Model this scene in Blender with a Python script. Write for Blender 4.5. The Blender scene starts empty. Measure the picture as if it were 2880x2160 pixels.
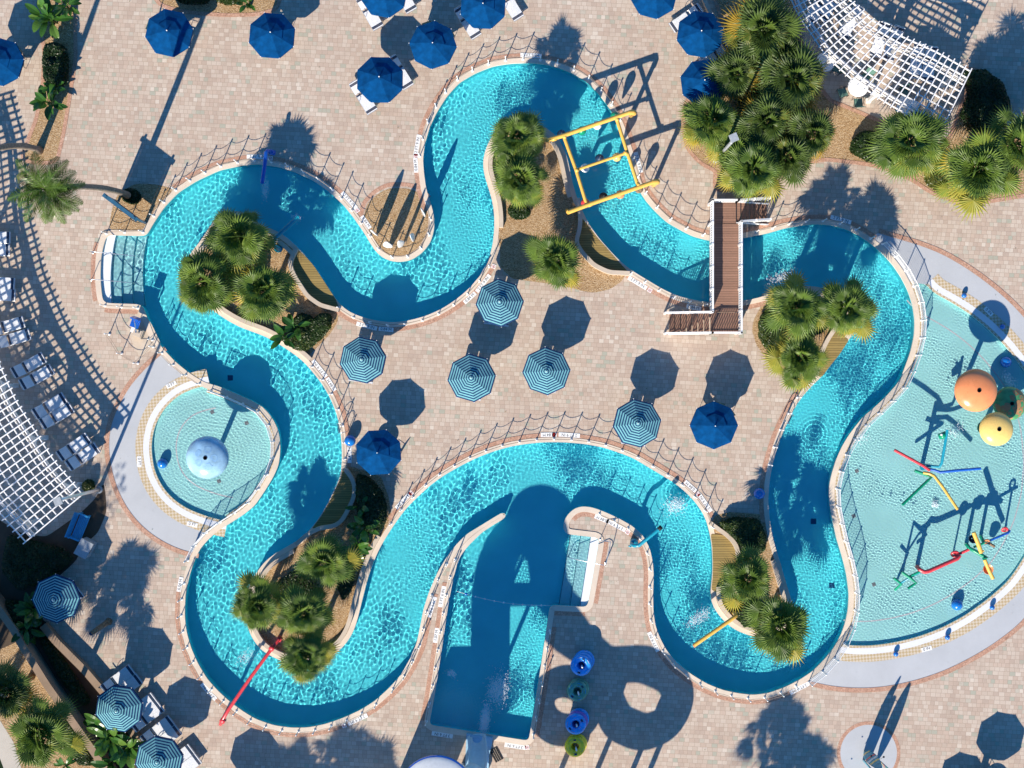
import bpy, bmesh, math, random
import numpy as np
from mathutils import Vector, Matrix, noise
S = bpy.context.scene
S.render.engine = 'CYCLES'
COL = S.collection
PI = math.pi
rnd = random.Random(7)
PX = 48.0            # plan units per metre in the survey the layout was measured from
CAMH = 82.0

def P(px, py):
    """survey units -> metres on the ground"""
    return ((px - 1440.0) / PX, (1080.0 - py) / PX)

def G(px, py, h=0.0):
    """foot of a vertical thing whose top at height h was sighted at px,py"""
    x, y = P(px, py)
    k = (CAMH - h) / CAMH
    return (x * k, y * k)

# ------------------------------------------------------------------ mesh builder
class MB:
    def __init__(s):
        s.v = []; s.f = []; s.m = []; s.cur = 0; s.attr = None; s.tone = []; s.t = 0.5
    def add(s, vs, fs):
        b = len(s.v); s.v.extend(vs)
        for f in fs:
            s.f.append(tuple(b + i for i in f)); s.m.append(s.cur); s.tone.append(s.t)
    def box(s, c, d, rz=0.0, M=None):
        x, y, z = d[0] / 2, d[1] / 2, d[2] / 2
        pts = [Vector((a * x, b * y, e * z)) for e in (-1, 1) for (a, b) in ((-1, -1), (1, -1), (1, 1), (-1, 1))]
        R = M if M is not None else Matrix.Rotation(rz, 3, 'Z')
        c = Vector(c)
        pts = [tuple(R @ p + c) for p in pts]
        s.add(pts, [(3, 2, 1, 0), (4, 5, 6, 7), (0, 1, 5, 4), (1, 2, 6, 5), (2, 3, 7, 6), (3, 0, 4, 7)])
    def beam(s, a, b, w, h):
        """a bar with upright section from a to b"""
        a = Vector(a); b = Vector(b); d = b - a
        L = d.length
        if L < 1e-6: return
        x = d / L; up = Vector((0, 0, 1))
        if abs(x.z) > 0.98: up = Vector((0, 1, 0))
        y = up.cross(x).normalized(); z = x.cross(y)
        s.box((a + b) / 2, (L, w, h), M=Matrix((x, y, z)).transposed())
    def tube(s, pts, r, n=8, cap=True):
        pts = [Vector(p) for p in pts]
        rs = r if isinstance(r, (list, tuple)) else [r] * len(pts)
        t = (pts[1] - pts[0]).normalized()
        ref = Vector((0, 0, 1)) if abs(t.z) < 0.9 else Vector((1, 0, 0))
        u = t.cross(ref).normalized()
        rings = []
        for i, p in enumerate(pts):
            if 0 < i < len(pts) - 1:
                t = ((pts[i + 1] - p).normalized() + (p - pts[i - 1]).normalized())
                t = t.normalized() if t.length > 1e-6 else (p - pts[i - 1]).normalized()
            elif i: t = (p - pts[i - 1]).normalized()
            u = (u - t * u.dot(t))
            u = u.normalized() if u.length > 1e-6 else t.orthogonal().normalized()
            w = t.cross(u)
            rings.append([tuple(p + (u * math.cos(a) + w * math.sin(a)) * rs[i]) for a in (2 * PI * k / n for k in range(n))])
        vs = [q for R in rings for q in R]; fs = []
        for i in range(len(pts) - 1):
            for k in range(n):
                a = i * n + k; b = i * n + (k + 1) % n
                fs.append((a, b, b + n, a + n))
        if cap:
            fs.append(tuple(range(n - 1, -1, -1))); fs.append(tuple((len(pts) - 1) * n + k for k in range(n)))
        s.add(vs, fs)
    def lathe(s, prof, n=24, c=(0, 0, 0), a0=0.0):
        vs = []; fs = []
        for (r, z) in prof:
            for k in range(n):
                a = a0 + 2 * PI * k / n
                vs.append((c[0] + r * math.cos(a), c[1] + r * math.sin(a), c[2] + z))
        for i in range(len(prof) - 1):
            for k in range(n):
                a = i * n + k; b = i * n + (k + 1) % n
                fs.append((a, b, b + n, a + n))
        s.add(vs, fs)
    def torus(s, R, r, c=(0, 0, 0), n=40, k=14, sz=1.0, tilt=None):
        vs = []; fs = []
        for i in range(n):
            a = 2 * PI * i / n
            for j in range(k):
                b = 2 * PI * j / k
                p = Vector(((R + r * math.cos(b)) * math.cos(a), (R + r * math.cos(b)) * math.sin(a), r * sz * math.sin(b)))
                if tilt is not None: p = tilt @ p
                vs.append((p.x + c[0], p.y + c[1], p.z + c[2]))
        for i in range(n):
            for j in range(k):
                fs.append((i * k + j, ((i + 1) % n) * k + j, ((i + 1) % n) * k + (j + 1) % k, i * k + (j + 1) % k))
        s.add(vs, fs)
    def ball(s, c, r, n=20, m=12, sq=1.0):
        prof = [(max(1e-4, r * math.sin(PI * i / m)), -r * sq * math.cos(PI * i / m)) for i in range(m + 1)]
        s.lathe(prof, n, c)
    def prism(s, poly, z0, z1):
        n = len(poly)
        vs = [(p[0], p[1], z0) for p in poly] + [(p[0], p[1], z1) for p in poly]
        fs = [(i, (i + 1) % n, n + (i + 1) % n, n + i) for i in range(n)]
        fs += [tuple(range(n - 1, -1, -1)), tuple(range(n, 2 * n))]
        s.add(vs, fs)
    def build(s, name, mats, parent=None, smooth=False, shift=None):
        me = bpy.data.meshes.new(name)
        vs = s.v
        if shift is not None:
            vs = [(a - shift[0], b - shift[1], c - (shift[2] if len(shift) > 2 else 0)) for a, b, c in vs]
        me.from_pydata([tuple(q) for q in vs], [], s.f)
        if not isinstance(mats, (list, tuple)): mats = [mats]
        for m in mats: me.materials.append(m)
        me.polygons.foreach_set('material_index', s.m)
        if smooth: me.polygons.foreach_set('use_smooth', [True] * len(s.f))
        if s.attr:
            at = me.attributes.new('tone', 'FLOAT', 'FACE'); at.data.foreach_set('value', s.tone)
        me.update()
        o = bpy.data.objects.new(name, me); COL.objects.link(o)
        if parent is not None: o.parent = parent
        return o

def smooth_by_angle(o, deg=40):
    me = o.data
    me.polygons.foreach_set('use_smooth', [True] * len(me.polygons))
    bm = bmesh.new(); bm.from_mesh(me)
    for e in bm.edges:
        if len(e.link_faces) == 2 and e.calc_face_angle(0) > math.radians(deg): e.smooth = False
    bm.to_mesh(me); bm.free()

def tag(o, label=None, cat=None, group=None, kind=None):
    if label: o['label'] = label
    if cat: o['category'] = cat
    if group: o['group'] = group
    if kind: o['kind'] = kind
    return o
def thing(name, label, cat, loc=(0, 0, 0), rz=0.0, group=None):
    o = bpy.data.objects.new(name, None); COL.objects.link(o)
    o.empty_display_size = 0.2
    o.location = (loc[0], loc[1], loc[2] if len(loc) > 2 else 0.0); o.rotation_euler = (0, 0, rz)
    return tag(o, label, cat, group)
def copy_tree(o, parent=None):
    c = o.copy(); COL.objects.link(c); c.parent = parent
    for ch in o.children: copy_tree(ch, c)
    return c
def dup(o, label, loc, rz=0.0, sc=None, group=None):
    c = copy_tree(o); c['label'] = label
    c.location = (loc[0], loc[1], loc[2] if len(loc) > 2 else 0.0); c.rotation_euler = (0, 0, rz)
    if sc is not None: c.scale = (sc, sc, sc) if not isinstance(sc, tuple) else sc
    if group: c['group'] = group
    return c

# ------------------------------------------------------------------ materials
class NT:
    def __init__(s, name):
        s.m = bpy.data.materials.new(name); s.m.use_nodes = True
        s.n = s.m.node_tree.nodes; s.l = s.m.node_tree.links
        s.b = s.n['Principled BSDF']; s.out = s.n['Material Output']
    def new(s, t, **kw):
        k = s.n.new(t)
        for a, v in kw.items(): setattr(k, a, v)
        return k
    def link(s, a, b): s.l.new(a, b)
    def math(s, op, a, b=None, c=None):
        k = s.n.new('ShaderNodeMath'); k.operation = op
        for i, q in enumerate((a, b, c)):
            if q is None: continue
            if isinstance(q, (int, float)): k.inputs[i].default_value = q
            else: s.l.new(q, k.inputs[i])
        return k.outputs[0]
    def pos(s):
        return s.new('ShaderNodeNewGeometry').outputs['Position']
    def objco(s):
        return s.new('ShaderNodeTexCoord').outputs['Object']
    def noise(s, vec, scale, detail=3.0, rough=0.55):
        k = s.new('ShaderNodeTexNoise'); k.inputs['Scale'].default_value = scale
        k.inputs['Detail'].default_value = detail; k.inputs['Roughness'].default_value = rough
        if vec is not None: s.link(vec, k.inputs['Vector'])
        return k
    def ramp(s, fac, stops, mode='LINEAR'):
        k = s.new('ShaderNodeValToRGB'); e = k.color_ramp.elements; k.color_ramp.interpolation = mode
        while len(e) < len(stops): e.new(0.5)
        for i, (p, c) in enumerate(stops):
            e[i].position = p; e[i].color = (c[0], c[1], c[2], 1)
        s.link(fac, k.inputs[0]); return k.outputs[0]
    def mix(s, fac, a, b, mode='MIX'):
        k = s.new('ShaderNodeMix', data_type='RGBA', blend_type=mode)
        for i, q in ((0, fac), (6, a), (7, b)):
            if isinstance(q, (int, float)): k.inputs[i].default_value = q
            elif isinstance(q, (tuple, list)): k.inputs[i].default_value = (q[0], q[1], q[2], 1)
            else: s.link(q, k.inputs[i])
        return k.outputs[2]
    def bump(s, h, strength=0.3, dist=0.02):
        k = s.new('ShaderNodeBump'); k.inputs['Strength'].default_value = strength; k.inputs['Distance'].default_value = dist
        s.link(h, k.inputs['Height']); s.link(k.outputs[0], s.b.inputs['Normal'])
    def set(s, color=None, rough=0.6, spec=0.3, metal=0.0):
        if color is not None:
            if isinstance(color, tuple): s.b.inputs['Base Color'].default_value = (*color[:3], 1)
            else: s.link(color, s.b.inputs['Base Color'])
        if isinstance(rough, (int, float)): s.b.inputs['Roughness'].default_value = rough
        else: s.link(rough, s.b.inputs['Roughness'])
        s.b.inputs['Specular IOR Level'].default_value = spec
        s.b.inputs['Metallic'].default_value = metal
        return s.m

def plain(name, c, rough=0.5, spec=0.4, metal=0.0, var=0.12, scale=6.0, bump=0.0):
    """painted / moulded surface with slight mottling and grime"""
    t = NT(name); p = t.objco(); n = t.noise(p, scale, 4.0)
    lo = tuple(q * (1 - var) for q in c); hi = tuple(min(1, q * (1 + var)) for q in c)
    col = t.ramp(n.outputs['Fac'], [(0.3, lo), (0.7, hi)])
    if bump: t.bump(n.outputs['Fac'], bump, 0.01)
    r = t.math('ADD', t.math('MULTIPLY', n.outputs['Fac'], 0.25), max(0.02, rough - 0.12))
    return t.set(col, r, spec, metal)

def m_pavers():
    t = NT('concrete_pavers'); pos = t.pos()
    mp = t.new('ShaderNodeMapping'); mp.inputs['Rotation'].default_value = (0, 0, math.radians(3.0)); t.link(pos, mp.inputs['Vector'])
    sp = t.new('ShaderNodeSeparateXYZ'); t.link(mp.outputs[0], sp.inputs[0])
    H = 0.243
    yr = t.math('DIVIDE', sp.outputs[1], H); row = t.math('FLOOR', yr); fy = t.math('FRACT', yr)
    wn = t.new('ShaderNodeTexWhiteNoise', noise_dimensions='1D'); t.link(row, wn.inputs['W'])
    # a row is laid in one of several module widths and with a random start
    w = t.math('ADD', 0.245, t.math('MULTIPLY', t.math('FLOOR', t.math('MULTIPLY', wn.outputs['Value'], 3.0)), 0.045))
    xr = t.math('ADD', t.math('DIVIDE', sp.outputs[0], w), t.math('MULTIPLY', wn.outputs['Value'], 37.0))
    col = t.math('FLOOR', xr); fx = t.math('FRACT', xr)
    cv = t.new('ShaderNodeCombineXYZ'); t.link(col, cv.inputs[0]); t.link(row, cv.inputs[1])
    cn = t.new('ShaderNodeTexWhiteNoise', noise_dimensions='3D'); t.link(cv.outputs[0], cn.inputs['Vector'])
    base = t.ramp(cn.outputs['Value'], [(0.0, (0.528, 0.431, 0.342)), (.17, (0.562, 0.464, 0.372)), (.36, (0.505, 0.396, 0.312)), (.52, (0.584, 0.491, 0.398)),
                                        (.68, (0.477, 0.377, 0.300)), (.78, (0.538, 0.423, 0.334)), (.885, (0.408, 0.405, 0.321)), (.93, (0.505, 0.455, 0.368)), (.97, (0.636, 0.554, 0.458))], 'CONSTANT')
    big = t.noise(pos, 0.16, 4.0); fine = t.noise(pos, 26.0, 3.0)
    c = t.mix(t.math('MULTIPLY', t.math('SUBTRACT', big.outputs['Fac'], 0.38), 0.75), base, (.44, .33, .26), 'MIX')
    wear = t.noise(pos, 0.75, 6.0, .65)
    c = t.mix(t.ramp(wear.outputs['Fac'], [(.52, (0, 0, 0)), (.74, (.42, .42, .42))]), c, (.33, .245, .19))
    c = t.mix(0.22, c, t.ramp(fine.outputs['Fac'], [(.3, (.35, .35, .35)), (.7, (1, 1, 1))]), 'MULTIPLY')
    # joints
    ex = t.math('MULTIPLY', t.math('MINIMUM', fx, t.math('SUBTRACT', 1.0, fx)), w)
    ey = t.math('MULTIPLY', t.math('MINIMUM', fy, t.math('SUBTRACT', 1.0, fy)), H)
    ed = t.math('MINIMUM', ex, ey)
    j = t.new('ShaderNodeMapRange'); j.inputs[1].default_value = 0.004; j.inputs[2].default_value = 0.011; t.link(ed, j.inputs[0])
    c = t.mix(j.outputs[0], (.33, .245, .19), c)
    t.bump(j.outputs[0], 0.5, 0.006)
    return t.set(c, 0.85, 0.2)

def m_brick():
    t = NT('red_brick_border'); pos = t.pos()
    v = t.new('ShaderNodeTexVoronoi'); v.inputs['Scale'].default_value = 7.5; t.link(pos, v.inputs['Vector'])
    sp = t.new('ShaderNodeSeparateColor'); t.link(v.outputs['Color'], sp.inputs[0])
    c = t.ramp(sp.outputs[0], [(0, (.40, .195, .125)), (.5, (.47, .25, .165)), (1, (.53, .31, .22))])
    n = t.noise(pos, 1.2, 4)
    c = t.mix(t.math('MULTIPLY', n.outputs['Fac'], .4), c, (.55, .42, .33))
    ve = t.new('ShaderNodeTexVoronoi', feature='DISTANCE_TO_EDGE'); ve.inputs['Scale'].default_value = 7.5; t.link(pos, ve.inputs['Vector'])
    k = t.new('ShaderNodeMapRange'); k.inputs[2].default_value = 0.08; t.link(ve.outputs[0], k.inputs[0])
    c = t.mix(k.outputs[0], (.27, .16, .11), c)
    return t.set(c, 0.85, 0.2)

def m_mosaic():
    t = NT('tan_mosaic_tiles'); pos = t.pos()
    mp = t.new('ShaderNodeMapping'); mp.inputs['Rotation'].default_value = (0, 0, .7); t.link(pos, mp.inputs['Vector'])
    k = t.new('ShaderNodeTexChecker'); k.inputs['Scale'].default_value = 7.5
    k.inputs['Color1'].default_value = (.45, .34, .19, 1); k.inputs['Color2'].default_value = (.60, .53, .42, 1)
    t.link(mp.outputs[0], k.inputs['Vector'])
    n = t.noise(pos, 14, 3)
    c = t.mix(t.math('MULTIPLY', n.outputs['Fac'], .35), k.outputs[0], (.42, .31, .17))
    return t.set(c, 0.55, 0.4)

def m_concrete(name, c, var=0.1):
    t = NT(name); pos = t.pos()
    a = t.noise(pos, .5, 6, .65); b = t.noise(pos, 22, 3)
    col = t.ramp(a.outputs['Fac'], [(.3, tuple(q * (1 - var) for q in c)), (.7, tuple(q * (1 + var) for q in c))])
    col = t.mix(.14, col, t.ramp(b.outputs['Fac'], [(.3, (.4, .4, .4)), (.7, (1, 1, 1))]), 'MULTIPLY')
    st = t.noise(pos, 1.7, 8, .7)
    col = t.mix(t.ramp(st.outputs['Fac'], [(.60, (0, 0, 0)), (.72, (.35, .35, .35))]), col, tuple(q * .62 for q in c))
    t.bump(b.outputs['Fac'], .15, .005)
    return t.set(col, .8, .25)

def m_mulch():
    t = NT('wood_chip_mulch'); pos = t.pos(); cols = []; hs = []
    for k, (ang, sc) in enumerate(((.5, 15.0), (1.9, 19.0))):
        mp = t.new('ShaderNodeMapping'); mp.inputs['Rotation'].default_value = (0, 0, ang); mp.inputs['Scale'].default_value = (1, 2.4, 1); t.link(pos, mp.inputs['Vector'])
        v = t.new('ShaderNodeTexVoronoi'); v.inputs['Scale'].default_value = sc; t.link(mp.outputs[0], v.inputs['Vector'])
        sp = t.new('ShaderNodeSeparateColor'); t.link(v.outputs['Color'], sp.inputs[0])
        cols.append(t.ramp(sp.outputs[0], [(0, (.13, .07, .03)), (.2, (.30, .185, .09)), (.5, (.44, .295, .155)), (.8, (.55, .40, .235)), (1, (.66, .54, .38))])); hs.append(v.outputs['Distance'])
    w = t.noise(pos, 5, 3)
    k = t.new('ShaderNodeMapRange'); k.inputs[1].default_value = .46; k.inputs[2].default_value = .54; t.link(w.outputs['Fac'], k.inputs[0])
    c = t.mix(k.outputs[0], cols[0], cols[1])
    n = t.noise(pos, .8, 4)
    c = t.mix(t.math('MULTIPLY', n.outputs['Fac'], .45), c, (.34, .20, .09))
    t.bump(hs[0], .7, .04)
    return t.set(c, .95, .1)

def m_leaf(name, c, c2, c3, gloss=.35, trans=.25):
    """foliage: each leaf carries its own tone (0..1) from deep green through fresh to dry"""
    t = NT(name)
    a = t.new('ShaderNodeAttribute'); a.attribute_name = 'tone'
    col = t.ramp(a.outputs['Fac'], [(0, c), (.6, c2), (1, c3)])
    n = t.noise(t.pos(), 3.0, 2)
    col = t.mix(t.math('MULTIPLY', n.outputs['Fac'], .5), col, t.mix(1.0, col, (.55, .62, .5), 'MULTIPLY'))
    t.set(col, gloss, .4)
    tr = t.new('ShaderNodeBsdfTranslucent'); t.link(col, tr.inputs['Color'])
    mx = t.new('ShaderNodeMixShader'); mx.inputs[0].default_value = trans
    t.link(t.b.outputs[0], mx.inputs[1]); t.link(tr.outputs[0], mx.inputs[2]); t.link(mx.outputs[0], t.out.inputs[0])
    return t.m

def m_planks(name, c, pitch, axis, var=.2):
    """boards of given pitch along an axis of world space"""
    t = NT(name); pos = t.pos(); sp = t.new('ShaderNodeSeparateXYZ'); t.link(pos, sp.inputs[0])
    q = t.math('DIVIDE', sp.outputs[axis], pitch); r = t.math('FLOOR', q); f = t.math('FRACT', q)
    wn = t.new('ShaderNodeTexWhiteNoise', noise_dimensions='1D'); t.link(r, wn.inputs['W'])
    n = t.noise(pos, 5, 4)
    mp = t.math('ADD', t.math('MULTIPLY', wn.outputs['Value'], .6), t.math('MULTIPLY', n.outputs['Fac'], .4))
    col = t.ramp(mp, [(.1, tuple(k * (1 - var) for k in c)), (.9, tuple(k * (1 + var) for k in c))])
    e = t.math('MINIMUM', f, t.math('SUBTRACT', 1.0, f))
    k = t.new('ShaderNodeMapRange'); k.inputs[1].default_value = .03; k.inputs[2].default_value = .09; t.link(e, k.inputs[0])
    col = t.mix(k.outputs[0], tuple(q * .25 for q in c), col)
    t.bump(k.outputs[0], .5, .01)
    return t.set(col, .7, .25)

def m_floor(name, c, var=.06, vs=.5):
    t = NT(name); pos = t.pos(); n = t.noise(pos, vs, 3); n2 = t.noise(pos, 9, 3)
    col = t.ramp(n.outputs['Fac'], [(.3, tuple(k * (1 - var) for k in c)), (.7, tuple(min(1, k * (1 + var)) for k in c))])
    col = t.mix(.08, col, n2.outputs['Color'], 'MULTIPLY')
    return t.set(col, .8, 0.0)

def m_water():
    t = NT('pool_water'); t.n.remove(t.b)
    g = t.new('ShaderNodeBsdfGlass'); g.inputs['IOR'].default_value = 1.33; g.inputs['Roughness'].default_value = 0
    g.inputs['Color'].default_value = (.985, 1, 1, 1)
    t.link(g.outputs[0], t.out.inputs[0]); return t.m

M = dict(
    pavers=m_pavers(), brick=m_brick(), mosaic=m_mosaic(), mulch=m_mulch(), water=m_water(),
    coping=m_concrete('cream_cast_coping', (.66, .56, .45), .12),
    wallcap=m_concrete('cream_stucco_wall', (.55, .46, .36), .15),
    darkwall=m_concrete('weathered_brown_wall', (.30, .215, .15), .2),
    pad=m_concrete('grey_cool_deck', (.46, .475, .49), .06),
    gutter=m_concrete('white_gutter_band', (.70, .71, .73), .05),
    walk=m_concrete('pale_concrete_walk', (.50, .46, .40), .1),
    soil=m_concrete('dark_planting_soil', (.085, .06, .04), .3),
    river=m_floor('blue_pool_plaster', (.115, .80, .90)),
    wade=m_floor('aqua_wading_plaster', (.46, .90, .88)),
    step=m_floor('white_step_plaster', (.72, .78, .80), .03), wetstep=m_floor('aqua_step_plaster', (.36, .74, .79), .03),
    nose=m_floor('navy_step_nosing', (.02, .10, .22)),
    niche=m_planks('tan_niche_boards', (.28, .20, .07), .14, 1),
    plank=m_planks('red_brown_deck_boards', (.265, .15, .105), .145, 1, .14),
    tread=m_planks('red_brown_tread_boards', (.265, .15, .105), .145, 0, .14),
    white=plain('white_paint', (.80, .80, .79), .45, .4, var=.05),
    pergola=plain('white_pergola_paint', (.78, .77, .75), .5, .35, var=.06),
    offwhite=plain('off_white_plastic', (.72, .72, .70), .4, .4, var=.06),
    blue=plain('royal_blue_canvas', (.002, .052, .165), .95, .04, var=.3, scale=2.6, bump=.35),
    bluehem=plain('pale_hem_tape', (.45, .5, .6), .7, .2),
    teal=plain('teal_stripe_canvas', (.16, .39, .42), .95, .04, var=.1),
    navy=plain('navy_stripe_canvas', (.015, .045, .12), .95, .04, var=.2),
    navystrap=plain('navy_vinyl_strap', (.01, .035, .085), .5, .4),
    whitestrap=plain('white_vinyl_strap', (.76, .78, .80), .45, .4, var=.05),
    alu=plain('brushed_aluminium', (.62, .62, .62), .35, .5, .8, .08),
    steel=plain('stainless_steel', (.70, .70, .70), .25, .5, .9, .06),
    dark=plain('dark_bronze_metal', (.035, .03, .032), .45, .4, .3),
    rope=plain('brown_fibre_rope', (.30, .24, .19), .9, .1),
    black=plain('black_rubber', (.012, .012, .014), .6, .3),
    trunk=plain('fibrous_palm_trunk', (.20, .145, .095), .95, .1, var=.5, scale=9, bump=.9),
    graytrunk=plain('ringed_grey_trunk', (.23, .19, .15), .9, .1, var=.35, scale=7, bump=.6),
    yellow=plain('yellow_gelcoat', (.74, .44, .085), .3, .5, var=.06),
    paleyellow=plain('pale_yellow_fibreglass', (.80, .56, .17), .28, .5, var=.05),
    orange=plain('orange_fibreglass', (.78, .27, .105), .28, .5, var=.09, scale=1.6),
    red=plain('red_gelcoat', (.60, .05, .06), .3, .5, var=.1),
    green=plain('green_gelcoat', (.005, .27, .14), .3, .5, var=.1),
    pipeblue=plain('blue_gelcoat', (.01, .10, .45), .3, .5, var=.1),
    pipeteal=plain('teal_gelcoat', (.01, .26, .36), .3, .5, var=.1),
    ballblue=plain('glossy_blue_fibreglass', (.01, .16, .52), .2, .6, var=.12, scale=3),
    purple=plain('purple_gelcoat', (.26, .14, .55), .35, .5),
    pink=plain('pink_gelcoat', (.62, .16, .20), .35, .5),
    tubeblue=plain('blue_vinyl_tube', (.03, .32, .85), .25, .5, var=.2, scale=3),
    tubegreen=plain('olive_vinyl_tube', (.12, .34, .24), .25, .5, var=.35, scale=2.4),
    tubeyellow=plain('yellow_vinyl_tube', (.85, .72, .03), .25, .5, var=.15),
    greencloth=plain('green_sling_cloth', (.10, .20, .17), .8, .2),
    greybox=plain('grey_plastic_case', (.33, .36, .38), .5, .3),
    signblue=plain('blue_sign_panel', (.03, .11, .19), .4, .4),
    signbrown=plain('brown_sign_face', (.13, .085, .07), .6, .3),
    ink=plain('black_tile_ink', (.012, .012, .015), .6, .2),
    redink=plain('red_tile_ink', (.5, .02, .02), .6, .2),
    tile=plain('white_ceramic_tile', (.78, .78, .76), .35, .4, var=.05),
    net=plain('white_net_cord', (.74, .74, .72), .7, .2),
    fan=m_leaf('fan_palm_leaf', (.018, .058, .012), (.165, .255, .036), (.50, .38, .05), .5),
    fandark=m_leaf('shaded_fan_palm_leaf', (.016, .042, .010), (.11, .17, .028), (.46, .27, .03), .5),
    feather=m_leaf('feather_palm_leaf', (.035, .10, .014), (.14, .23, .035), (.28, .25, .06)),
    banana=m_leaf('broad_banana_leaf', (.025, .09, .018), (.07, .19, .03), (.16, .26, .05), .25, .3),
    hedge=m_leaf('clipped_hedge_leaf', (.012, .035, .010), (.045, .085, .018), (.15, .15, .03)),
    twig=plain('dark_twigs', (.06, .045, .03), .9, .1),
)
# ------------------------------------------------------------------ surveyed water edges (survey units)
OUTER_PX = [(412,662),(433,625),(462,582),(501,541),(553,508),(618,478),(684,464),(726.5,461),(785,469),(834,485),(883,508),(928,540),
 (967,577),(997,615),(1026,657),(1045.5,690),(1058.5,709),(1078,725.5),(1104,735),(1130,736),(1159,730),(1189,709),(1211.5,680),(1221,644),
 (1221,615),(1216,589),(1205,553),(1198.5,534),(1192,488),(1189,449),(1194,407),(1208,358),(1228,316),(1257,270),(1293,231),(1338,205),
 (1387,185.5),(1436,178),(1489,176),(1538,181),(1577,192),(1616,208),(1652,231),(1681,260),(1707,293),(1726,322),(1739.5,351.5),(1754,391),
 (1769,439),(1782,488),(1791,521),(1801,540),(1818,566),(1844,595),(1876,625),(1915,647),(1948,664),(1993,676),(2040,678),(2088,670),(2160,655.5),
 (2209,641),(2258,633),(2300,629.5),(2342,633),(2381,644),(2420,664),(2453,686.5),(2485.5,716),(2511.5,745),(2534,778),(2554,817),(2567,856),
 (2573,898),(2572,940),(2562,986),(2547,1028),(2531,1070),(2515,1090),(2485.5,1122),(2453,1152),(2430,1170),(2407,1198),(2388,1223),(2368,1256),
 (2352,1291.6),(2339,1334),(2332.5,1366),(2332.5,1405.5),(2337,1442),(2345.5,1477),(2352,1510),(2362,1542),(2371.6,1575),(2381,1614),(2388,1669),
 (2386,1711),(2378,1750),(2365,1786),(2345.5,1822),(2319.5,1854),(2287,1887),(2251,1911),(2209,1932.5),(2160,1950),(2117,1955),(2075,1950),
 (2032,1941),(1987,1923),(1944.5,1897),(1905,1867),(1873,1828),(1853,1789),(1842,1757),(1837,1718),(1836,1669),(1838,1620),(1835.5,1581),
 (1827,1542),(1808,1506),(1778.5,1480),(1739.5,1458),(1700,1440),(1668,1428),(1638.5,1424),(1616,1430),(1596,1448),(1585,1470),(1584,1487),
 (1590,1500),(1605,1503),(1640,1507),(1684,1512),(1686,1514),(1684,1530),(1668,1620),(1654,1700),(1651,1708),(1640,1707),(1553,1703),(1547,1703),
 (1546,1710),(1521,1880),(1488,2080),(1487,2084),(1482,2083),(1209,2040),(1206,2038),(1207,2032),(1221,1962),(1241,1831.6),(1260,1701),(1273,1633),
 (1281.5,1600),(1293,1565),(1315.6,1535.7),(1355,1497),(1390.5,1474),(1421,1456),(1426,1446),(1417,1440),(1397,1451),(1355,1477),(1312,1503),
 (1280,1535.7),(1254,1571.5),(1231,1610),(1208,1662),(1192,1711),(1182,1763),(1172.5,1809),(1153,1854),(1127,1900),(1094,1936),(1055,1971.5),
 (1013,1997.6),(964,2020),(915,2036.7),(866.5,2046.4),(817.7,2047),(769,2040),(720,2023),(683.6,2001),(648,1975),(615,1945.5),(583,1910),
 (556.6,1867),(537,1822),(524,1776),(519,1731),(521,1678.6),(528,1640),(534,1614),(547,1575),(563,1542),(586,1516),(612,1493),(648,1470.6),
 (683.6,1448),(716,1422),(746,1378),(769,1340),(783.5,1308),(788,1269),(787,1233),(778.6,1200),(762,1171),(739.5,1145),(712,1130),(687,1118),
 (654,1104),(618,1088),(575,1076),(534,1051),(495,1020),(456,979),(433,944),(420,908),(410,885),(402,862),(398,857),(385,856),(300,853),(292,851),
 (288,843),(283,800),(282,774),(284,722),(291,690),(299,664),(304,661),(320,661),(400,663)]
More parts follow.
